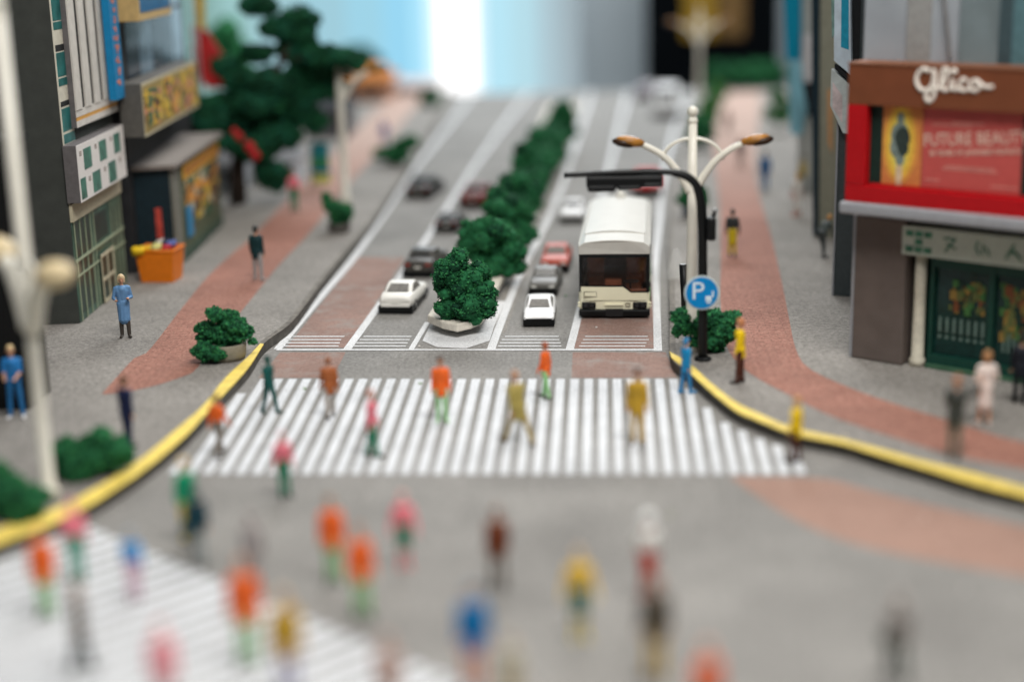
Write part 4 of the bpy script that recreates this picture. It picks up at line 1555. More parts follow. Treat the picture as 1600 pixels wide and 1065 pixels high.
cP, cs, cH, cD = crate()
rg = random.Random(8)
for (dx, dy, z, r, col, lab, shape) in [
        (-.58, -.05, .02, .22, (.80, .52, .02), 'yellow bundle hanging over the left rim of the orange crate', 'b'),
        (-.28, .3, .02, .17, (.70, .45, .03), 'second small yellow lump inside the orange crate beside the yellow bundle', 'b'),
        (-.02, .25, .08, .20, (.62, .60, .22), 'pale yellow-green lump in the middle of the orange crate', 'b'),
        (.05, .5, .22, .14, (.55, .52, .48), 'small whitish lump on top of the crate goods', 'b'),
        (.30, .35, .04, .18, (.45, .03, .04), 'red lump beside the pale one in the orange crate', 'b'),
        (.45, .5, .16, .17, (.12, .16, .42), 'blue-violet lump at the right end of the orange crate', 'b'),
        (.20, .55, .20, .15, (.02, .02, .05), 'near-black lump at the back of the orange crate', 'b')]:
    q = MB()
    c = cP + Vector((dx, dy, cH + z))
    q.ball(c, (r * 1.15, r, r * .8), 14); q.ball(c + Vector((r * .6, 0, .05)), (r * .6, r * .6, r * .6), 10); q.ball(c + Vector((-r * .5, 0, -.08)), (r * .7, r * .6, r * .6), 10)
    for k in range(len(q.v)):
        v = Vector(q.v[k]); q.v[k] = tuple(v + Vector(noise.noise_vector(v * 4)) * .05)
    tag(q.build('crate_goods', mat('goods_%d%d' % (int(dx * 100) + 99, int(z * 100)), col, .5), smooth=True), lab, 'goods', 'coloured goods in the orange crate')

# far left: red-yellow banner, street banner, orange-roofed house
def banner(label, px, py, w_, ytop, cols, name='street_banner', dz=0):
    P = G(px, py, KZ)
    s = depth(P) / F
    t = thing(name, label, 'banner', P)
    top = hgt(P, ytop)
    q = MB(); q.tube([(-w_ * s / 2 - .05, 0, 0), (-w_ * s / 2 - .05, 0, top + .1)], .05, 8); q.build('pole', M_rim, t, True)
    z1 = top; tot = sum(c[1] for c in cols); z0 = hgt(P, py - 6) if not dz else hgt(P, dz)
    for c, f in cols:
        hh = (z1 - z0) * 0 + (top - z0) * f / tot
        q = MB(); q.box((0, 0, z1 - hh / 2), (w_ * s, .06, hh - .004)); q.build('cloth', c, t)
        z1 -= hh
    return t


banner('blue and green street banner with a yellow foot near the tree', 503, 292, 27, 223,
       [(mat('banner_teal', (.03, .30, .36), .6, .3, 3), .35), (mat('banner_green', (.05, .30, .14), .6, .3, 3), .3), (mat('banner_blue', (.04, .22, .48), .6), .12), (mat('banner_yellow', (.55, .62, .08), .6), .23)])


def red_banner():
    P = G(318, 300, KZ)
    t = thing('festival_banner', 'tall red banner slanting below a yellow strip beside the dark building', 'banner', P)
    I = winv(t); pn = Vector((0, 1, 0))
    W = lambda x, y: onplane(x, y, P, pn)
    q = MB(); q.tube([P, W(312, 120), W(300, -40)], .08, 8); q.build('pole', M_rim, t, True, inv=I)
    q = MB(); q.prism([W(300, 40), W(322, 48), W(368, 118), W(358, 138), W(325, 138), W(306, 112)], (0, .12, 0)); q.build('red_cloth', mat('banner_red', (.55, .03, .03), .6, .2, 2), t, inv=I)
    q = MB(); q.prism([W(302, -30), W(318, -30), W(320, 46), W(304, 44)], (0, .10, 0)); q.build('yellow_cloth', mat('banner_gold', (.65, .42, .03), .6), t, inv=I)
    q = MB(); q.prism([W(301, 70), W(309, 112), W(322, 134), W(312, 134), W(300, 120)], (0, .13, 0)); q.build('pale_cloth', mat('banner_pale', (.62, .60, .62), .6), t, inv=I)


red_banner()
for k, (x, y, r) in enumerate([(374, 214, 6), (390, 230, 8), (399, 243, 7), (366, 206, 5)]):
    P = G(385, 322, KZ)
    c = onplane(x, y, P + Vector((0, -2.2, 0)), Vector((0, 1, 0)))
    q = MB(); rr = r * depth(c) / F
    q.lathe([(rr * .5, -rr), (rr, -rr * .5), (rr * 1.05, 0), (rr, rr * .5), (rr * .5, rr)], 14, c)
    q.lathe([(rr * .35, rr), (rr * .35, rr * 1.2)], 8, c); q.lathe([(rr * .35, -rr * 1.25), (rr * .35, -rr)], 8, c)
    tag(q.build('red_lantern', mat('lantern_red', (.50, .02, .025), .5), smooth=True),
        ['red lantern hanging under the tree crown near the trunk', 'larger red lantern hanging right of the trunk', 'lowest red lantern right of the trunk', 'smallest and highest red lantern beside the trunk'][k], 'lantern', 'red lanterns under the large tree')


def house(label, px, py, wpx, ytop, roofc, wallc, name='small_house', dep=5.0):
    P = G(px, py, KZ)
    s = depth(P) / F
    t = thing(name, label, 'house', P)
    W = wpx * s; H = hgt(P, ytop)
    q = MB(); q.box((0, dep / 2, H * .3), (W * .86, dep, H * .6)); wl = q.build('wall', wallc, t)
    q = MB()
    z = H * .6
    q.add([(-W / 2, -.5, z), (W / 2, -.5, z), (W / 2, dep + .5, z), (-W / 2, dep + .5, z), (-W * .3, dep / 2, H), (W * .3, dep / 2, H)],
          [(0, 1, 5, 4), (1, 2, 5), (2, 3, 4, 5), (3, 0, 4), (3, 2, 1, 0)])
    q.build('roof', roofc, t)
    for x in (-.25, .05, .3):
        q = MB(); q.box((x * W, -.02, H * .32), (W * .13, .08, H * .26)); q.build('window', M_blackp, t)
    return t


house('small house with a bright orange roof beyond the single-armed lamp', 560, 160, 105, 104, mat('orange_roof', (.42, .14, .015), .6, .2, 1), mat('salmon_wall', (.50, .27, .17), .7))
house('pale pink low house at the far end of the western pavement', 640, 148, 100, 124, mat('pinkish_roof', (.50, .44, .43), .7), mat('pale_wall', (.52, .48, .46), .7), dep=3)
house('white and grey building seen under the tree crown', 425, 285, 80, 228, mat('slate_roof', (.22, .22, .23), .7), mat('bluish_white_wall', (.55, .58, .62), .6), dep=3)
house('white-fronted building glimpsed behind the tree trunk', 352, 300, 60, 225, mat('slate_roof', (.22, .22, .23), .7), mat('bluish_white_wall', (.55, .58, .62), .6), dep=2.5)
house('dark low building behind the single-armed lamp', 512, 215, 74, 140, mat('dark_roof', (.03, .035, .04), .7), mat('grey_low_wall', (.12, .12, .13), .7), dep=3)
# ------------------------------------------------------------------ the confectioner's building on the east corner
M_taupe = mat('taupe_card', (.135, .108, .095), .75, .1, 2, .06)
M_brown = mat('brown_fascia', (.175, .055, .024), .5, .10, 1.2)
M_brightred = mat('bright_red_frame', (.42, .006, .010), .32, .06)
M_ledge = mat('grey_ledge', (.30, .31, .33), .5, .06)


def tube_px(q, pl, pts, r, off, nn=5):
    P_ = []
    for p in sm_curve(pts, nn):
        u, z = pl.at(p.x, p.y, off)
        P_.append(pl.P(u, z, off))
    q.tube(P_, r, 7)


def corner_shop():
    A = G(1330, 558, KZ); B = G(1600, 604, KZ)
    pl = Plane(A, B)
    t = thing('corner_shop_building', 'corner building with brown fascia, red framed display and green shopfront on the right', 'building', A)
    I = winv(t)
    L = pl.len + 4
    zc = pl.at(1332, 336)[1]            # underside of the ledge
    up, _ = pl.at(1411, 500)
    # pillar
    q = MB(); slab(q, pl, .0, up, 0, zc, -1.6, 0); q.build('pillar', M_taupe, t, inv=I, bevel=.05, segs=3)
    q = MB(); slab(q, pl, -.10, .0, .0, zc, -1.5, -.05); q.build('pale_corner_strip', M_ledge, t, inv=I)
    # recess with shopfront
    rec = -.25
    q = MB(); slab(q, pl, up, L, .0, zc, -1.6, rec - .3); q.build('shop_wall', mat('deep_green_card', (.008, .03, .022), .4, .2), t, inv=I)
    uc0, uc1 = pl.at(1420, 500, -.1)[0], pl.at(1440, 500, -.1)[0]
    zs = pl.at(1440, 400, 0.0)[1]
    q = MB(); q.lathe([(.22, 0), (.22, .18), (.17, .24), (.155, 2.0), (.155, zs)], 14, pl.P((uc0 + uc1) / 2, 0, -.32)); q.build('column', mat('cream_column', (.62, .58, .47), .6), t, True, inv=I)
    dg_ = mat('dark_green_frame', (.010, .055, .040), .35, .1)
    ug = uc1 + .08
    q = MB()
    slab(q, pl, ug, L, 0, .35, rec - .3, rec - .1)
    slab(q, pl, ug, ug + .1, .35, zs, rec - .3, rec - .12)
    for a in (1.62, 3.05, 3.3):
        slab(q, pl, ug + a, ug + a + .16, .35, zs, rec - .3, rec - .12)
    slab(q, pl, ug + .1, L, zs - .35, zs, rec - .3, rec - .14)
    q.build('shopfront_frame', dg_, t, inv=I)
    q = MB(); slab(q, pl, uc1 + .1, L, .0, .10, rec - .1, rec + .05); q.build('step', mat('green_step', (.05, .12, .07), .6), t, inv=I)
    # printed display in the glass
    q = MB(); slab(q, pl, ug + .1, L, .35, zs - .35, rec - .3, rec - .26); q.build('shop_glass', mat('green_dark_glass', (.008, .035, .03), .12, .3), t, inv=I)
    pal = [mat('goods_amber', (.30, .19, .05), .5), mat('goods_green', (.06, .17, .05), .5), mat('goods_rust', (.20, .07, .03), .5), mat('goods_dark', (.015, .04, .03), .5), mat('goods_olive', (.13, .15, .05), .5)]
    printed('window_display', pl, ug + .5, ug + 1.5, zs * .48, zs * .80, rec - .255, pal, 21, t, I, 70)
    printed('window_display', pl, ug + 1.85, ug + 2.9, zs * .30, zs * .82, rec - .255, pal, 22, t, I, 60)
    printed('window_display', pl, ug + 3.5, ug + 4.6, zs * .25, zs * .85, rec - .255, [mat('bright_green_print', (.05, .34, .08), .5), pal[0], mat('print_pale', (.5, .46, .33))], 23, t, I, 30)
    fw = mat('faint_white_letters', (.13, .20, .17), .5)
    for k in range(7):
        a = ug + .22 + k * .20
        z = zs * .43
        q = MB(); slab(q, pl, a, a + .085, z - .34, z + .07, rec - .25, rec - .24); slab(q, pl, a, a + .09, .80, .90, rec - .25, rec - .24)
        q.build('window_letter', fw, t, inv=I)
    for k in range(5):
        q = MB(); slab(q, pl, ug + 2.0 + k * .14, ug + 2.07 + k * .14, .68, 1.2, rec - .25, rec - .24); q.build('window_letter', fw, t, inv=I)
    # lit-style sign board
    off = .05
    u0, z1 = pl.at(1410, 352, off); _, z0 = pl.at(1410, 397, off)
    q = MB(); slab(q, pl, u0, L, z0, z1, -.4, off); q.build('shop_sign', mat('pale_green_board', (.50, .55, .47), .5, .06), t, inv=I, bevel=.02)
    gm = mat('sign_green', (.07, .22, .14), .5, .3, 5)
    q = MB()
    Hs = z1 - z0
    for k in range(3):
        for j in range(3):
            if (k + j) % 2 == 0 or k == 1:
                slab(q, pl, u0 + .12 + k * .26, u0 + .33 + k * .26, z0 + Hs * (.12 + j * .27), z0 + Hs * (.32 + j * .27), off, off + .015)
    q.build('sign_logo', gm, t, inv=I)
    def ch(u, strokes):
        q = MB()
        for (a, b, c, d, w_) in strokes:
            p0 = pl.P(u + a * Hs * .75, z0 + (b * .6 + .2) * Hs, off + .01); p1 = pl.P(u + c * Hs * .75, z0 + (d * .6 + .2) * Hs, off + .01)
            q.tube([p0, p1], w_ * .8, 6)
        q.build('sign_character', gm, t, inv=I)
    ch(u0 + 1.15, [(.05, .85, .6, .85, .03), (.6, .85, .15, .1, .035), (.2, .55, .65, .3, .025)])
    ch(u0 + 2.0, [(.2, .9, .1, .5, .03), (.1, .5, .3, .15, .03), (.45, .75, .45, .2, .03), (.6, .6, .75, .15, .03)])
    ch(u0 + 2.85, [(.4, .95, .05, .1, .035), (.35, .6, .75, .1, .04), (.12, .45, .6, .45, .03)])
    q = MB()
    cc = pl.P(u0 + 4.0, (z0 + z1) / 2, off + .01)
    ring_ = [cc + pl.u * (math.cos(a) * Hs * .34) + Vector((0, 0, math.sin(a) * Hs * .34)) for a in [2 * PI * k / 20 for k in range(21)]]
    q.tube(ring_, .05, 6)
    ring_ = [cc + pl.u * (math.cos(a) * Hs * .14) + Vector((0, 0, math.sin(a) * Hs * .14)) for a in [2 * PI * k / 14 for k in range(15)]]
    q.tube(ring_, .04, 6)
    q.build('sign_emblem', mat('emblem_grey', (.06, .09, .08), .5), t, inv=I)
    # upper box
    o2 = .75
    uL, zt_ = pl.at(1326, 100, o2)
    zr0 = pl.at(1326, 163, o2)[1]
    zrb = pl.at(1326, 316, o2)[1]
    q = MB(); slab(q, pl, uL, L, zr0, zt_, -.1, o2); fas = q.build('fascia', M_brown, t, inv=I, bevel=.02)
    q = MB(); slab(q, pl, uL, L, zt_ + .002, zt_ + .05, -.1, o2 + .03); q.build('parapet_cap', mat('pale_brown_edge', (.26, .11, .06), .5), t, inv=I)
    q = MB(); slab(q, pl, uL, L, zrb, zr0, -1.6, o2 - .30); q.build('display_back', mat('dark_display_recess', (.010, .028, .022), .5), t, inv=I)
    zfr = pl.at(1350, 290, o2)[1]
    q = MB(); slab(q, pl, uL, L, zrb, zfr, o2 - .3, o2); ul2 = pl.at(1352, 230, o2)[0]
    slab(q, pl, uL, ul2, zfr, zr0, o2 - .3, o2)
    q.build('red_frame', M_brightred, t, inv=I, bevel=.03)
    q = MB(); uA = pl.at(1354, 292, o2)[0]; slab(q, pl, uA, L, zfr, zfr + .05, o2 - .3, o2 - .1); q.build('inner_frame', M_brightred, t, inv=I)
    q = MB(); ue = pl.at(1311, 320, o2 + .15)[0]; zl1 = pl.at(1311, 314, o2 + .15)[1]; zl0 = pl.at(1311, 333, o2 + .15)[1]
    slab(q, pl, ue, L, zl0, zl1, -1.6, o2 + .2); q.build('ledge', M_ledge, t, inv=I, bevel=.08, segs=3)
    # poster
    op = o2 - .26
    pa, pz1 = pl.at(1381, 166, op); pz0 = pl.at(1381, 291, op)[1]; pb = pl.at(1440, 230, op)[0]; pe = pl.at(1597, 230, op)[0]
    zr1 = zr0 - .02
    q = MB(); slab(q, pl, pa, pb, zfr + .06, zr1, op - .04, op); q.build('poster_picture', mat('poster_orange', (.58, .20, .06), .5, .1), t, inv=I)
    q = MB(); cx = (pa + pb) / 2 - .05; cz = (zfr + zr1) / 2
    for k, (ra, rb, m_) in enumerate(((.50, 1.05, 0), (.40, .92, 1), (.28, .75, 2))):
        N = 24
        q.prism([pl.P(cx + ra * math.cos(2 * PI * j / N), cz + .1 + rb * math.sin(2 * PI * j / N), op + .003 + k * .004) for j in range(N)], pl.n * .003, k)
    q.build('poster_glow_print', [mat('glow_a', (.66, .30, .06), .5), mat('glow_b', (.72, .45, .06), .5), mat('glow_c', (.72, .58, .10), .5)], t, inv=I)
    q = MB()
    def blob(u, z, ru, rz_, o, mi=0):
        N = 14
        q.prism([pl.P(cx + u + ru * math.cos(2 * PI * j / N), cz + z + rz_ * math.sin(2 * PI * j / N), op + .016 + o) for j in range(N)], pl.n * .003, mi)
    blob(0, .72, .10, .18, 0); blob(0, .30, .26, .34, .001); blob(.07, .25, .22, .28, .004, 1); blob(-.05, 0, .22, .30, .002); blob(.10, .0, .16, .22, .005, 1); blob(.02, -.30, .13, .18, .003)
    blob(-.04, -.70, .045, .36, .001, 2); blob(.05, -.70, .045, .36, .001, 2)
    q.build('poster_figure', [mat('fig_grey', (.17, .22, .20), .5, .4, 9), mat('fig_dark', (.03, .045, .04), .5, .3, 9), mat('fig_pale', (.62, .48, .32), .5)], t, inv=I)
    q = MB(); slab(q, pl, pb + .02, pe, zfr + .06, zr1, op - .04, op); q.build('poster_text_panel', mat('poster_coral', (.48, .085, .075), .5, .06), t, inv=I)
    q = MB()
    ux = (pl.u + Vector((0, 0, .09))).normalized(); uz = (Vector((0, 0, 1)) - pl.u * .09).normalized()
    cu_ = (pb + pe) / 2 + .10
    Hh = zr1 - zfr
    add_text(q, 'FUTURE BEAUTY', .46, pl.P(cu_, zfr + Hh * .66, op + .012), ux, uz, .006, sx=.80)
    add_text(q, '30 YEARS OF JAPANESE FASHION', .205, pl.P(cu_, zfr + Hh * .50, op + .012), ux, uz, .006, sx=.80)
    q.build('poster_title', mat('poster_cream_text', (.70, .52, .42), .5), t, inv=I)
    q = MB()
    for j, (a, b, z) in enumerate(((.25, .75, .30), (.22, .78, .27), (.05, .2, .12), (.72, .98, .10), (.1, .5, .80), (.3, .62, .83))):
        slab(q, pl, pb + (pe - pb) * a, pb + (pe - pb) * b, zfr + Hh * z, zfr + Hh * (z + .018), op + .006, op + .009)
    q.build('poster_small_print', mat('poster_faint', (.60, .24, .20), .5), t, inv=I)
    # the script lettering on the fascia
    q = MB()
    off = o2 + .015
    r = .060
    tube_px(q, pl, [(1452, 112), (1444, 108), (1435, 115), (1432, 127), (1438, 139), (1449, 141), (1457, 132), (1460, 118), (1458, 108)], r, off)
    tube_px(q, pl, [(1459, 116), (1461, 132), (1460, 148), (1454, 158), (1448, 156), (1447, 148), (1456, 140), (1468, 138)], r, off)
    tube_px(q, pl, [(1466, 140), (1476, 128), (1481, 112), (1477, 107), (1472, 114), (1471, 130), (1475, 141), (1483, 139), (1489, 126)], r * .9, off)
    tube_px(q, pl, [(1489, 124), (1488, 136), (1493, 141), (1500, 136)], r * .9, off)
    tube_px(q, pl, [(1511, 127), (1504, 124), (1499, 132), (1502, 141), (1510, 141), (1517, 136)], r * .9, off)
    tube_px(q, pl, [(1523, 126), (1516, 130), (1517, 140), (1525, 142), (1531, 136), (1529, 128), (1523, 126), (1530, 131), (1541, 136), (1552, 136)], r * .9, off)
    u, z = pl.at(1491, 112, off); q.ball(pl.P(u, z, off), .09, 10)
    q.build('script_lettering', mat('cream_white_letters', (.82, .76, .68), .5), t, True, inv=I)
    # upper storeys set back
    q = MB(); slab(q, pl, .0, L, zt_ - .5, 19, -5.0, -.12); q.build('upper_wall', mat('grey_blue_wall', (.34, .37, .40), .6, .14, .5), t, inv=I)
    q = MB()
    ua = pl.at(1418, 50, -.1)[0]; ub = pl.at(1455, 50, -.1)[0]; uc = pl.at(1500, 50, -.1)[0]; ud = pl.at(1562, 50, -.1)[0]
    zbt = zt_ - .6
    slab(q, pl, ua, ub, zbt, 19, -.12, -.06, 0)
    slab(q, pl, uc, ud, zbt, 19, -.12, -.05, 1)
    slab(q, pl, ud, ud + .35, zbt, 19, -.12, -.04, 2)
    slab(q, pl, ud + .35, L, zbt, 19, -.12, -.05, 3)
    q.build('wall_panel', [mat('warm_grey_panel', (.29, .29, .28), .6), mat('slate_teal_panel', (.16, .20, .21), .5, .3, .6), mat('dark_seam', (.05, .08, .09), .5), mat('teal_panel', (.09, .18, .20), .5)], t, inv=I)
    q = MB(); q.tube([pl.P(ub, 12, .0), pl.P(ub + .6, zbt + .8, .0)], .05, 6); q.build('drain_pipe', mat('pipe_grey', (.2, .2, .2)), t, inv=I)


corner_shop()


def side_tower(label, foot_l, foot_r, m, name='tower', h=19, depth_=3.0):
    A = G(*foot_l, KZ); B = G(*foot_r, KZ)
    pl = Plane(A, B)
    t = thing(name, label, 'building', A)
    I = winv(t)
    q = MB(); slab(q, pl, 0, pl.len, 0, h, -depth_, 0); q.build('wall', m, t, inv=I, bevel=.015)
    return t, I, pl


# dark slate slab just left of the corner shop
t, I, pl = side_tower('dark slate slab building with white sign boxes squeezed beside the corner shop', (1300, 461), (1362, 466), mat('slate_card', (.055, .068, .072), .6, .1), 'slate_building')
wb = mat('white_blue_board', (.60, .70, .78), .4, .2, 1.5)
q = MB(); q.prism([pl.P(.0, 0, .02), pl.P(.06, 0, .02), pl.P(.06, 0, .05), pl.P(.0, 0, .05)], (0, 0, 8)); q.build('edge_strip', M_ledge, t, inv=I)
def px_prism(nm, pts, off, th, m, t, I, pl):
    q = MB(); q.prism([pl.P(*pl.at(x, y, off), off) for x, y in pts], -pl.n * th); return q.build(nm, m, t, inv=I)
px_prism('white_sign', [(1303, -30), (1328, -30), (1330, 118), (1303, 95)], .25, .4, wb, t, I, pl)
px_prism('blue_print', [(1315, -30), (1326, -30), (1326, 78), (1314, 74)], .26, .008, mat('cyan_print', (.02, .32, .48), .4), t, I, pl)
px_prism('black_gap', [(1304, 100), (1328, 120), (1328, 128), (1304, 108)], .26, .2, M_blackp, t, I, pl)
px_prism('framed_sign', [(1299, 108), (1330, 135), (1330, 210), (1317, 208), (1297, 165)], .3, .35, mat('pale_grey_frame', (.52, .57, .56), .5), t, I, pl)
px_prism('sign_picture', [(1301, 128), (1316, 150), (1316, 192), (1301, 168)], .31, .008, mat('pale_pink_print', (.62, .52, .52), .5, .3, 3), t, I, pl)
px_prism('green_print', [(1298, -30), (1303, -30), (1303, 55), (1300, 60)], .29, .1, mat('seaglass_print', (.18, .30, .27), .4, .5, 3), t, I, pl)
px_prism('black_panel', [(1331, -30), (1345, -30), (1342, 96), (1331, 96)], .06, .05, M_blackp, t, I, pl)

t, I, pl = side_tower('navy-edged beige tower with orange sign, farther up than the slate building', (1271, 370), (1325, 374), mat('olive_beige_card', (.30, .30, .23), .6, .1), 'beige_tower')
px_prism('navy_edge', [(1268, -30), (1281, -30), (1279, 368), (1270, 368)], .05, .4, mat('navy_card', (.010, .028, .042), .5), t, I, pl)
px_prism('orange_print', [(1293, 140), (1300, 140), (1300, 240), (1294, 225)], .05, .04, mat('orange_soft_print', (.60, .32, .14), .5), t, I, pl)

t, I, pl = side_tower('pale grey-white tower with blue banners far on the east side', (1244, 300), (1300, 303), mat('pale_tower', (.42, .44, .42), .6, .15), 'banner_tower')
px_prism('cyan_banner', [(1225, -30), (1250, -30), (1249, 94), (1228, 94)], .3, .3, mat('cyan_banner', (.0, .26, .42), .5, .1), t, I, pl)
px_prism('pale_blue_banner', [(1232, 96), (1252, 96), (1262, 165), (1250, 212), (1234, 208)], .3, .3, mat('pale_blue_banner', (.22, .48, .58), .5, .3, 1), t, I, pl)
px_prism('white_board', [(1254, 55), (1272, 55), (1272, 128), (1252, 128)], .3, .3, mat('white_board', (.58, .58, .60), .5), t, I, pl)
px_prism('black_opening', [(1254, 130), (1272, 130), (1272, 190), (1262, 175)], .32, .2, M_blackp, t, I, pl)

# ------------------------------------------------------------------ behind the diorama
# black cabinet with a yellow panel
t = thing('black_cabinet', 'black cabinet with a yellow-brown panel standing behind the back edge', 'cabinet', (G(1140, 148, 0).x, 138, -3))
bxw = 200 * 138 / F
q = MB(); q.box((0, 3, 12), (bxw, 6, 24)); q.build('body', mat('cabinet_black', (.004, .005, .006), .9, spec=0.0), t)
q = MB(); q.box((-1.2, -.1, 10.6), (2.8, .2, 9.4)); q.build('panel', mat('cabinet_yellow', (.34, .20, .02), .5, .3, .3), t, bevel=.05)
q = MB(); q.box((1.55, -.1, 10.6), (2.4, .2, 9.4)); q.build('panel', mat('cabinet_brown', (.16, .09, .03), .5, .3, .3), t, bevel=.05)
# backdrop wall and bright window
YB = 150
def bx(px): return onplane(px, 80, Vector((0, YB, 0)), Vector((0, 1, 0))).x
q = MB(); q.box(((bx(880) + bx(1700)) / 2, YB + 1.0, 12), (bx(1700) - bx(880), .6, 70)); struct(q.build('backdrop_wall', mat('backdrop_grey', (.46, .52, .55), .8, .05, .1)))
q = MB(); q.box(((bx(-900) + bx(286)) / 2, YB + 1.0, 12), (bx(286) - bx(-900), .6, 70)); struct(q.build('backdrop_wall', mat('backdrop_pale', (.30, .36, .36), .8, .4, .15)))
t = thing('lit_window', 'bright out-of-focus window with cyan panes and one burnt-out white pane behind the street', 'window', (bx(720), YB, -10))
for i, (a, b, colr, st) in enumerate([(290, 345, (.42, .72, .68), .6), (345, 400, (.46, .78, .78), .72), (400, 470, (.46, .74, .82), .78), (470, 543, (.42, .72, .84), .85), (543, 600, (.38, .72, .88), .92),
                                       (600, 645, (.33, .70, .92), .98), (645, 668, (.42, .78, .96), 1.05), (668, 684, (.70, .90, .98), 1.15), (684, 744, (1, 1, 1), 1.6), (744, 758, (.74, .92, 1), 1.1), (758, 800, (.50, .82, .95), .98),
                                       (800, 840, (.52, .80, .90), .92), (840, 872, (.52, .70, .78), .84), (872, 905, (.50, .62, .68), .74)]):
    q = MB(); q.box(((bx(a) + bx(b)) / 2 - bx(720), (i % 2) * .21, 22), (bx(b) - bx(a) + .02, .2, 60)); q.build('pane', emit('pane_light_%d' % i, colr, st), t)
q = MB()
q.box(((bx(285) + bx(290)) / 2 - bx(720), 0, 22), (bx(290) - bx(285), .3, 60)); q.box(((bx(905) + bx(910)) / 2 - bx(720), 0, 22), (bx(910) - bx(905), .3, 60))
q.build('frame', mat('window_frame_grey', (.5, .55, .58), .6), t)

# ------------------------------------------------------------------ people
def capsule(bm_v, bm_f, p0, p1, r0, r1, sx=1.0, n=14):
    p0, p1 = Vector(p0), Vector(p1)
    ax = (p1 - p0)
    L = ax.length
    t = ax.normalized() if L > 1e-6 else Vector((0, 0, 1))
    a = t.cross(Vector((0, 1, 0)) if abs(t.y) < .9 else Vector((1, 0, 0))).normalized()
    b = t.cross(a)
    rings = []
    for k in range(5):
        an = PI / 2 * k / 4.6
        rings.append((p0 - t * (r0 * math.cos(an)), max(.002, r0 * math.sin(an))))
    for k in range(4, -1, -1):
        an = PI / 2 * k / 4.6
        rings.append((p1 + t * (r1 * math.cos(an)), max(.002, r1 * math.sin(an))))
    o = len(bm_v)
    for c, r in rings:
        for k in range(n):
            an = 2 * PI * k / n
            bm_v.append(tuple(c + (a * math.cos(an) + b * math.sin(an)) * r))
    m = len(rings)
    for i in range(m - 1):
        for k in range(n):
            k2 = (k + 1) % n
            bm_f.append((o + i * n + k, o + (i + 1) * n + k, o + (i + 1) * n + k2, o + i * n + k2))
    bm_f.append(tuple(o + k for k in range(n)))
    bm_f.append(tuple(o + (m - 1) * n + k for k in range(n - 1, -1, -1)))


SK, HR, TP, BT, SH, EY = 0, 1, 2, 3, 4, 5


def rotx(v, a): return Matrix.Rotation(a, 3, 'X') @ Vector(v)


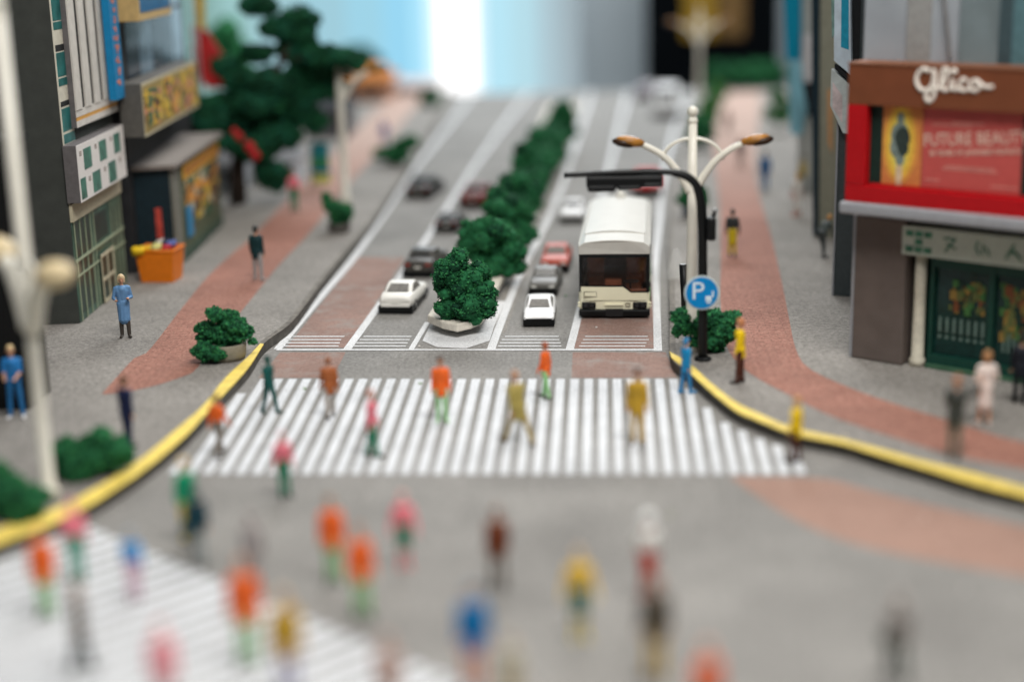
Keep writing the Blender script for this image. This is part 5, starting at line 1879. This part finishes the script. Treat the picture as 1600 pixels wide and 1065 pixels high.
def build_pose(lf=0.0, rf=0.0, lk=0.0, rk=0.0, spread=.02, la=0.1, ra=-0.1, le=.25, re=.25, lab=.12, rab=.12, lean=0.0, skirt=0.0, coat=0.0,
               bare_arms=False, bare_legs=False, shorts=False, boots=False, hair='short', crouch=0.0, hands=None, bag=False, cover=None):
    """one figure 1.72 tall facing -Y; angles in radians, positive swings forward; returns mesh + per-face slots"""
    caps = []
    def cap(a, b, r0, r1, tag_):
        g = 1.0 if tag_ in (SK, HR) else 1.14
        caps.append((Vector(a), Vector(b), r0 * g, r1 * g, tag_))
    hipz = .90 - crouch
    LM = Matrix.Rotation(lean, 3, 'X')
    piv = Vector((0, 0, hipz))
    up = lambda p: piv + LM @ (Vector(p) - Vector((0, 0, .90)))
    # torso
    cap(up((-.075, 0, 1.28)), up((-.060, .005, 1.03)), .108, .092, TP)
    cap(up((.075, 0, 1.28)), up((.060, .005, 1.03)), .108, .092, TP)
    cap(up((-.135, .0, 1.375)), up((.135, .0, 1.375)), .066, .066, TP)
    cap(up((0, -.02, 1.33)), up((0, 0, 1.1)), .115, .10, TP)
    cap(up((-.065, .01, .93)), up((.065, .01, .93)), .108, .108, BT if not coat else TP)
    cap(up((0, .01, 1.40)), up((0, -.012, 1.50)), .060, .048, SK)
    # head
    hd = lambda x, y, z: up((x, y - .015, z))
    cap(hd(0, .005, 1.635), hd(0, .005, 1.60), .088, .078, SK)
    cap(hd(0, -.035, 1.575), hd(0, -.045, 1.545), .055, .038, SK)
    cap(hd(0, -.088, 1.60), hd(0, -.100, 1.578), .012, .016, SK)
    for sx in (-1, 1): cap(hd(sx * .086, .008, 1.605), hd(sx * .088, .01, 1.575), .018, .013, SK)
    if hair == 'short':
        cap(hd(0, .025, 1.655), hd(0, .035, 1.605), .095, .085, HR); cap(hd(0, -.035, 1.69), hd(0, .03, 1.69), .055, .065, HR)
    elif hair == 'bob':
        cap(hd(0, .03, 1.655), hd(0, .04, 1.59), .108, .095, HR); cap(hd(0, -.03, 1.70), hd(0, .03, 1.70), .062, .07, HR)
        for sx in (-1, 1): cap(hd(sx * .075, .01, 1.64), hd(sx * .078, .03, 1.54), .042, .036, HR)
    elif hair == 'long':
        cap(hd(0, .03, 1.655), hd(0, .06, 1.42), .10, .075, HR); cap(hd(0, -.03, 1.70), hd(0, .03, 1.70), .06, .07, HR)
    elif hair == 'hat':
        cap(hd(0, .0, 1.69), hd(0, .0, 1.72), .098, .075, HR); cap(hd(-.03, -.03, 1.675), hd(.03, .03, 1.675), .12, .12, HR)
    # legs
    feet = []
    for sx, sw, kn in ((-1, rf, rk), (1, lf, lk)):
        hip = Vector((sx * .085, 0, hipz))
        th = .43; ca = .40
        d1 = rotx((sx * spread * 1.2, 0, -1), -sw).normalized()
        knee = hip + d1 * th
        d2 = rotx((sx * spread * .8, 0, -1), -(sw - kn)).normalized()
        ank = knee + d2 * ca
        lt = SK if (bare_legs) else BT
        cap(hip, knee, .088, .062, SK if (bare_legs and not shorts) else BT)
        LT = SH if boots else (SK if (bare_legs or shorts) else BT)
        cap(knee, knee + d2 * .14, .060, .058, LT)
        cap(knee + d2 * .12, ank, .058, .040 if (bare_legs or shorts) else .050, LT)
        fd = rotx((sx * .25, -1, 0), -(sw - kn) * .6).normalized()
        cap(ank + Vector((0, .03, -.02)), ank + Vector((0, .035, -.03)), .045, .042, SH)
        cap(ank + Vector((0, .02, -.035)), ank + Vector((0, 0, -.04)) + fd * .16, .040, .034, SH)
        feet.append(ank.z - .075)
    if skirt:
        for k in range(9):
            an = 2 * PI * k / 9
            x, y = math.cos(an), math.sin(an)
            cap(up((x * .06, y * .05, .98)), (x * .115, y * .10 + .0, hipz - skirt), .07, .055, BT)
        cap((0, 0, hipz - .05), (0, 0, hipz - skirt), .11, .13, BT)
    if coat:
        for k in range(9):
            an = 2 * PI * k / 9
            x, y = math.cos(an), math.sin(an)
            cap(up((x * .07, y * .05, 1.0)), (x * .105, y * .09, hipz - coat), .065, .05, TP)
    # arms
    for sx, sw, el, ab in ((-1, ra, re, rab), (1, la, le, lab)):
        sh = up((sx * .185, .005, 1.365))
        d1 = (LM @ rotx((sx * math.sin(ab), 0, -math.cos(ab)), -sw)).normalized()
        elb = sh + d1 * .275
        cap(sh, elb, .056, .044, TP)
        d2 = (LM @ rotx((sx * (math.sin(ab) - el * .35), 0, -math.cos(ab)), -(sw + el))).normalized()
        wr = elb + d2 * .235
        cap(elb, wr, .044, .034, SK if bare_arms else TP)
        # hand: palm, four fingers, thumb
        side = d2.cross(Vector((0, 1, 0)) if abs(d2.y) < .8 else Vector((0, 0, 1))).normalized()
        nrm = side.cross(d2).normalized()
        pal = wr + d2 * .075
        cap(wr, pal, .030, .034, SK)
        for j, (o_, ln) in enumerate(((-.027, .062), (-.009, .072), (.009, .068), (.027, .054))):
            b0 = pal + side * o_; b1 = b0 + d2 * ln * .55 + nrm * .006; b2 = b1 + (d2 * .8 + nrm * .6).normalized() * ln * .5
            cap(b0, b1, .0125, .0115, SK); cap(b1, b2, .0115, .0095, SK)
        s2 = side * (-sx)
        cap(wr + d2 * .03 + s2 * .015, wr + d2 * .075 + s2 * .058, .0145, .011, SK)
    if bag:
        cap(up((.27, .02, .92)), up((.27, .02, .78)), .075, .085, SH)
    zmin = min(feet)
    vs_, fs_ = [], []
    for a, b, r0, r1, tg in caps:
        capsule(vs_, fs_, a, b, r0, r1)
    me = bpy.data.meshes.new('pose')
    me.from_pydata(vs_, [], fs_); me.update()
    ob = bpy.data.objects.new('pose', me); C.objects.link(ob)
    m = ob.modifiers.new('r', 'REMESH'); m.mode = 'VOXEL'; m.voxel_size = .0145; m.use_smooth_shade = True
    m2 = ob.modifiers.new('s', 'SMOOTH'); m2.factor = .5; m2.iterations = 2
    dg = bpy.context.evaluated_depsgraph_get()
    out = bpy.data.meshes.new_from_object(ob.evaluated_get(dg))
    bpy.data.objects.remove(ob)
    n = len(out.vertices)
    co = np.empty(n * 3); out.vertices.foreach_get('co', co); co = co.reshape(-1, 3)
    co[:, 2] -= zmin
    out.vertices.foreach_set('co', co.ravel())
    pc = np.empty(len(out.polygons) * 3); out.polygons.foreach_get('center', pc); pc = pc.reshape(-1, 3)
    best = np.full(len(pc), 1e9); tagm = np.zeros(len(pc), int)
    for a, b, r0, r1, tg in caps:
        a_ = np.array(a) - (0, 0, zmin); b_ = np.array(b) - (0, 0, zmin)
        ab = b_ - a_; L2 = max(1e-9, ab @ ab)
        tt = np.clip(((pc - a_) @ ab) / L2, 0, 1)
        dd = np.linalg.norm(pc - (a_ + tt[:, None] * ab), axis=1) - (r0 + (r1 - r0) * tt)
        k = dd < best
        best[k] = dd[k]; tagm[k] = tg
    # brows and mouth painted on
    out.materials.clear()
    for _ in range(6): out.materials.append(None)
    for ex, ez in ((-.033, 1.612), (.033, 1.612)):
        p = np.array(hd(ex, -.082, ez)) - (0, 0, zmin)
        k = np.linalg.norm(pc - p, axis=1) < .016
        tagm[k] = EY
    out.polygons.foreach_set('material_index', tagm.astype(np.int32))
    out.polygons.foreach_set('use_smooth', [True] * len(out.polygons))
    out.update()
    zt = co[:, 2].max()
    return out, float(zt)


SKIN = mat('painted_skin', (.55, .30, .19), .55, .05)
_pc = {}


def pm(col):
    k = 'figure_paint_%d_%d_%d' % tuple(int(c * 999) for c in col)
    return mat(k, col, .5, .08, 9)


POSES = {
    'stand': dict(), 'walk': dict(lf=.24, rf=-.20, rk=.15, la=-.3, ra=.3, lk=.05),
    'walk2': dict(lf=-.13, rf=.13, lk=.1, la=.2, ra=-.2, coat=.16),
    'stride': dict(lf=.36, rf=-.30, rk=.15, la=-.2, ra=.9, re=1.0, lean=.16, coat=.22, spread=.12),
    'suit': dict(lf=.08, rf=-.06, coat=.16, le=.2, re=.2),
    'coatback': dict(lf=.06, rf=-.06, coat=.14, la=.0, ra=.0, lab=.10, rab=.10, spread=.06),
    'dress': dict(skirt=.42, hair='bob', le=1.75, re=1.55, lab=.22, rab=.28, la=-.1, ra=-.05, bare_legs=True, lf=.06, rf=-.05),
    'clasp': dict(bare_arms=True, le=1.0, re=1.0, la=.25, ra=.25, spread=.08, hair='short', lab=.05, rab=.05),
    'photo': dict(ra=1.35, re=1.1, rab=.6, la=.5, le=1.6, coat=.15, hair='short'),
    'shorts': dict(shorts=True, lab=.3, rab=.3, bare_arms=False, le=.4, re=.4),
    'longdress': dict(skirt=.55, hair='long', bare_legs=True, bare_arms=True, la=.1, ra=.0),
    'bag': dict(lf=.2, rf=-.2, rk=.1, bag=True, hair='bob', coat=.1, la=0, le=.05),
    'apron': dict(skirt=.38, la=.1, ra=.05, lab=.2, rab=.2),
    'dress_boots': dict(skirt=.40, hair='bob', le=1.75, re=1.55, lab=.22, rab=.28, la=-.1, ra=-.05, boots=True, lf=.06, rf=-.05),
    'lean': dict(lean=.75, lf=.55, rf=-.1, lk=.1, la=1.2, ra=1.0, le=.4, re=.3, crouch=.06, spread=.1),
    'hat': dict(hair='hat', skirt=.3, la=.3, ra=.1, bare_legs=True),
}
BUILT = {}


def pose_mesh(k):
    if k not in BUILT:
        BUILT[k] = build_pose(**POSES[k])
    return BUILT[k]


def person(label, px, py, hpx, face, pose, top, bottom, hair=(.05, .03, .02), shoes=(.03, .025, .02), skin=None, z=None, group=None):
    """px, py: the feet; hpx: standing height in pixels there; face: heading in degrees, 0 looks at us, 180 away"""
    me, ht = pose_mesh(pose)
    if z is None: z = 0.0
    P = G(px, py, z + .008)
    Hh = hpx * depth(P + Vector((0, 0, .8))) / F / math.cos(R(11))
    if pose == 'lean': Hh *= 1.1
    m = me.copy()
    for k, c in enumerate((None, hair, top, bottom, shoes, (.03, .02, .02))):
        m.materials[k] = pm(c) if c else (pm(skin) if skin else SKIN)
    o = bpy.data.objects.new('person', m)
    C.objects.link(o)
    s = Hh / ht
    o.location = P; o.rotation_euler = (0, 0, R(face)); o.scale = (s * .95, s * 1.02, s)
    tag(o, label, 'person', group)
    return o


OR = (.82, .135, .02); LG = (.30, .58, .26); DG = (.005, .20, .10); PK = (.78, .20, .25); GY = (.22, .20, .18); KH = (.36, .29, .08)
MU = (.50, .30, .03); BL = (.02, .20, .46); YE = (.88, .60, .01); DB = (.08, .025, .015); NV = (.012, .018, .06); TE = (.005, .075, .065)
K = KZ
BR = (.10, .045, .02); BLD = (.62, .46, .24)
# on the western pavement
person('blonde woman in a light blue dress and dark boots beside the green glass shopfront', 197, 526, 99, 18, 'dress_boots', (.13, .27, .48), (.13, .27, .48), (.66, .50, .30), (.06, .05, .042), z=K)
person('person in a dark teal jacket and grey trousers, back to us on the brick walk', 404, 438, 86, 170, 'coatback', (.008, .035, .040), (.33, .33, .33), (.03, .03, .03), (.3, .3, .3), z=K)
person('blond person in blue with hands clasped, in front of the black block', 27, 652, 116, 10, 'clasp', (.02, .17, .44), (.02, .14, .34), BLD, (.75, .75, .75), z=K)
person('person in a navy suit standing behind the yellow kerb by the broad bush', 202, 698, 115, 150, 'suit', NV, NV, BR, (.02, .02, .02), z=K)
person('far person in a pink top and green trousers on the western pavement', 461, 330, 64, 20, 'stand', PK, DG, BR, z=K)
person('tiny far person in blue beyond the low kerb bush', 601, 232, 45, 180, 'stand', (.05, .10, .38), (.35, .3, .42), BR, z=K)
# on the crossing
person('person in an orange jacket and grey trousers stepping off the yellow kerb', 344, 712, 100, 150, 'walk', OR, (.20, .17, .14), BR)
person('person all in dark teal green walking at the left end of the crossing', 423, 645, 92, 60, 'walk', TE, TE, (.01, .05, .04), (.01, .05, .04), skin=(.02, .09, .07))
person('person in a rust-brown coat with pale grey trousers on the crossing below lane one', 517, 652, 98, 200, 'walk2', (.34, .10, .03), (.42, .38, .34), (.30, .12, .06))
person('person in a pink coat and dark green trousers in the middle left of the crossing', 583, 713, 108, 100, 'walk2', PK, DG, (.45, .18, .12))
person('person in a pink top and dark green trousers standing just below the crossing stripes', 446, 776, 106, 30, 'stand', PK, DG, (.70, .40, .42))
person('person in an orange top and light green trousers under the median island', 691, 658, 104, 10, 'suit', OR, LG, (.08, .04, .025), (.35, .6, .3))
person('person in a khaki coat leaning forward in mid-stride on the crossing', 811, 693, 116, 215, 'stride', KH, (.34, .25, .08), (.45, .24, .14), (.10, .06, .03))
person('person in an orange top and pale green trousers just right of the khaki strider', 853, 622, 90, 250, 'walk2', OR, LG, (.35, .08, .03), (.08, .1, .06))
person('person dressed in mustard from shoulder to foot in the middle of the crossing', 996, 692, 120, 5, 'suit', MU, MU, (.06, .035, .03), (.10, .06, .03))
person('person in a blue coat stepping down from the eastern yellow kerb', 1072, 614, 88, 120, 'walk2', (.01, .24, .50), (.03, .20, .42), (.02, .2, .42), (.05, .25, .5), z=.0)
# on the eastern pavement
person('person in a yellow jacket and dark brown trousers beside the bush behind the parking sign', 1156, 598, 103, 260, 'suit', YE, DB, (.50, .20, .08), z=K)
person('person in a yellow jacket and brown trousers at the edge of the eastern yellow kerb', 1243, 722, 106, 240, 'suit', YE, DB, (.55, .30, .10), z=0)
person('person in a dark jacket and grey trousers lifting a camera on the eastern brick walk', 1490, 716, 134, 160, 'photo', (.045, .05, .045), (.20, .19, .155), (.42, .20, .11), (.15, .14, .12), z=K)
person('woman in a white dress with brown hair in front of the green shopfront', 1537, 664, 120, 190, 'dress', (.80, .68, .62), (.80, .68, .62), (.42, .22, .10), (.7, .6, .55), skin=(.62, .33, .20), z=K)
person('person dressed in black at the right edge beside the green shopfront', 1592, 630, 112, 170, 'suit', (.010, .012, .018), (.008, .010, .014), (.02, .02, .02), z=K)
person('person in a yellow apron with dark sleeves right of the pedestrian signal', 1144, 400, 74, 175, 'apron', (.035, .04, .04), (.62, .47, .02), (.03, .03, .03), (.16, .16, .17), z=K)
person('far person in blue on the eastern brick walk', 1195, 298, 62, 170, 'suit', (.04, .13, .30), (.05, .15, .34), BR, z=K)
person('far grey-brown person on the brick walk, left of the person in blue', 1157, 262, 48, 0, 'suit', (.20, .15, .14), (.28, .22, .2), BR, z=K)
person('far person in white with reddish legs beside the navy tower', 1245, 338, 68, 200, 'longdress', (.78, .74, .70), (.78, .74, .70), (.5, .3, .1), (.6, .2, .12), skin=(.60, .25, .18), z=K)
person('person in a yellow-brown jacket with a dark bag beyond the one in white', 1256, 300, 58, 180, 'bag', (.50, .38, .12), (.06, .06, .06), BR, z=K)
person('stooping grey figure beside the slate building on the eastern pavement', 1283, 402, 58, 140, 'lean', (.07, .085, .08), (.06, .07, .07), (.62, .30, .08), (.02, .02, .02), skin=(.08, .09, .085), z=K)
person('dark brown far figure on the eastern brick walk near the hedge', 1137, 212, 40, 180, 'stand', (.30, .20, .17), (.3, .24, .22), BR, z=K)
# close to us, out of focus
person('blurred person in a green top and yellow trousers touching the dark teal-coated one', 296, 846, 136, 60, 'suit', (.0, .26, .12), (.62, .50, .05), (.70, .50, .2))
person('blurred person in a dark teal coat with grey legs beside the one in green', 312, 880, 126, 200, 'bag', (.004, .035, .05), (.25, .28, .28), (.05, .08, .08), (.004, .035, .05))
person('blurred person in orange and light green at the near left beside the pink one', 74, 962, 145, 10, 'suit', OR, LG, (.55, .12, .04))
person('blurred person in pink and pale green just behind the near left orange one', 123, 908, 134, 200, 'stand', PK, (.10, .36, .26), (.75, .30, .32))
person('blurred person in a blue top and pale pink trousers on the near crossing', 212, 938, 118, 180, 'stand', (.03, .26, .58), (.72, .48, .58), (.3, .35, .4))
person('blurred person in dark brown with grey legs walking on the near crossing', 130, 1048, 150, 130, 'walk2', (.12, .085, .055), (.06, .075, .07), (.25, .17, .10))
person('largest blurred person in orange and pale green, standing on the near crossing', 388, 1036, 178, 10, 'suit', OR, LG, (.40, .20, .12))
person('blurred greyish person behind the largest orange one', 399, 920, 128, 180, 'suit', (.33, .30, .29), (.34, .31, .30), (.30, .26, .25), skin=(.4, .33, .3))
person('blurred person in mustard with lilac trousers at the near crossing edge', 452, 1090, 180, 20, 'suit', MU, (.45, .42, .58), (.5, .35, .18))
person('blurred person in pale pink at the bottom left of the junction', 262, 1120, 160, 10, 'suit', (.85, .33, .36), (.55, .4, .4), (.85, .45, .45))
person('blurred person in orange left of the pair in the middle foreground', 522, 908, 140, 10, 'suit', OR, LG, (.30, .18, .1))
person('blurred person in orange right of the pair, slightly nearer to us', 567, 962, 150, 30, 'suit', OR, LG, (.35, .16, .09))
person('blurred person in a pink top and dark green shorts below the crossing', 633, 885, 122, 10, 'shorts', (.85, .22, .26), DG, (.7, .35, .3), (.7, .2, .2), skin=(.75, .32, .32))
person('blurred person in a dark rust-brown coat with grey trousers in the middle foreground', 779, 920, 136, 190, 'coatback', (.16, .04, .015), (.22, .19, .16), (.20, .10, .06))
person('blurred person in a bright blue coat with salmon trousers at the bottom centre', 742, 1080, 180, 15, 'suit', (.0, .15, .38), (.68, .30, .20), (.2, .25, .3))
person('blurred pale tan person just right of the blue-coated one', 800, 1110, 130, 15, 'stand', (.50, .46, .36), (.45, .36, .18), (.45, .4, .3))
person('blurred person in a yellow top, dark green shorts and yellow stockings', 906, 996, 148, 10, 'shorts', (.80, .50, .05), (.0, .13, .07), (.55, .35, .2), (.6, .5, .1), skin=(.66, .50, .10))
person('blurred person in a white top and hat with a red skirt', 1012, 935, 142, 180, 'hat', (.80, .78, .74), (.45, .04, .02), (.80, .80, .78), (.5, .1, .08), skin=(.5, .1, .07))
person('blurred figure in dark brown and mustard in front of the red skirt', 1024, 1062, 176, 200, 'suit', (.09, .075, .055), (.66, .44, .10), (.30, .12, .06))
person('blurred person in orange cut off by the bottom edge', 1104, 1160, 170, 20, 'suit', (.80, .16, .06), LG, (.60, .30, .2))
person('blurred grey person with a dark green skirt alone at the bottom right', 1400, 1060, 145, 190, 'bag', (.30, .27, .25), (.03, .055, .035), (.38, .33, .3), (.03, .05, .03))
person('blurred brownish-pink person at the bottom edge on the near crossing', 610, 1130, 150, 180, 'suit', (.45, .28, .22), (.5, .33, .27), (.5, .33, .27))

# ------------------------------------------------------------------ crumbs and scraps lying about
rg = random.Random(2)
for lab, x, y, r, c, z in [
        ('white paper scrap on the red turning lane, upper of three', 1445, 808, 3.2, (.72, .58, .50), .0), ('white paper scrap on the red turning lane, middle of three', 1475, 856, 3.2, (.62, .42, .36), .0),
        ('white paper scrap on the grey road, lowest of three', 1507, 922, 3.6, (.66, .64, .60), .0), ('green foam crumb on the left part of the crossing', 476, 608, 3.2, (.12, .22, .04), 0),
        ('green foam crumb on the crossing below the island', 657, 600, 3.0, (.12, .20, .04), 0), ('tiny white scrap on the road in front of the bus', 932, 512, 2.2, (.8, .8, .78), 0),
        ('olive foam crumb on the road right of the person in white', 1048, 805, 4, (.30, .34, .18), 0), ('green foam crumb beside the silver-grey car', 884, 463, 2.4, (.05, .22, .06), 0),
        ('yellow-white scrap on the eastern yellow kerb', 1320, 683, 3, (.8, .72, .5), K + .03), ('small white scrap near the island paint', 655, 541, 2, (.75, .7, .66), 0)]:
    P = G(x, y, z)
    s = depth(P) / F * r
    q = MB(); q.ball(P + Vector((0, 0, s * .42)), (s, s * .8, s * .5), 10)
    for k in range(len(q.v)):
        v = Vector(q.v[k]); q.v[k] = tuple(v + Vector(noise.noise_vector(v * 9)) * s * .3)
    tag(q.build('paper_scrap' if 'scrap' in lab else 'foam_crumb', mat('scrap_%d' % int(x), c, .7)), lab, 'scrap')
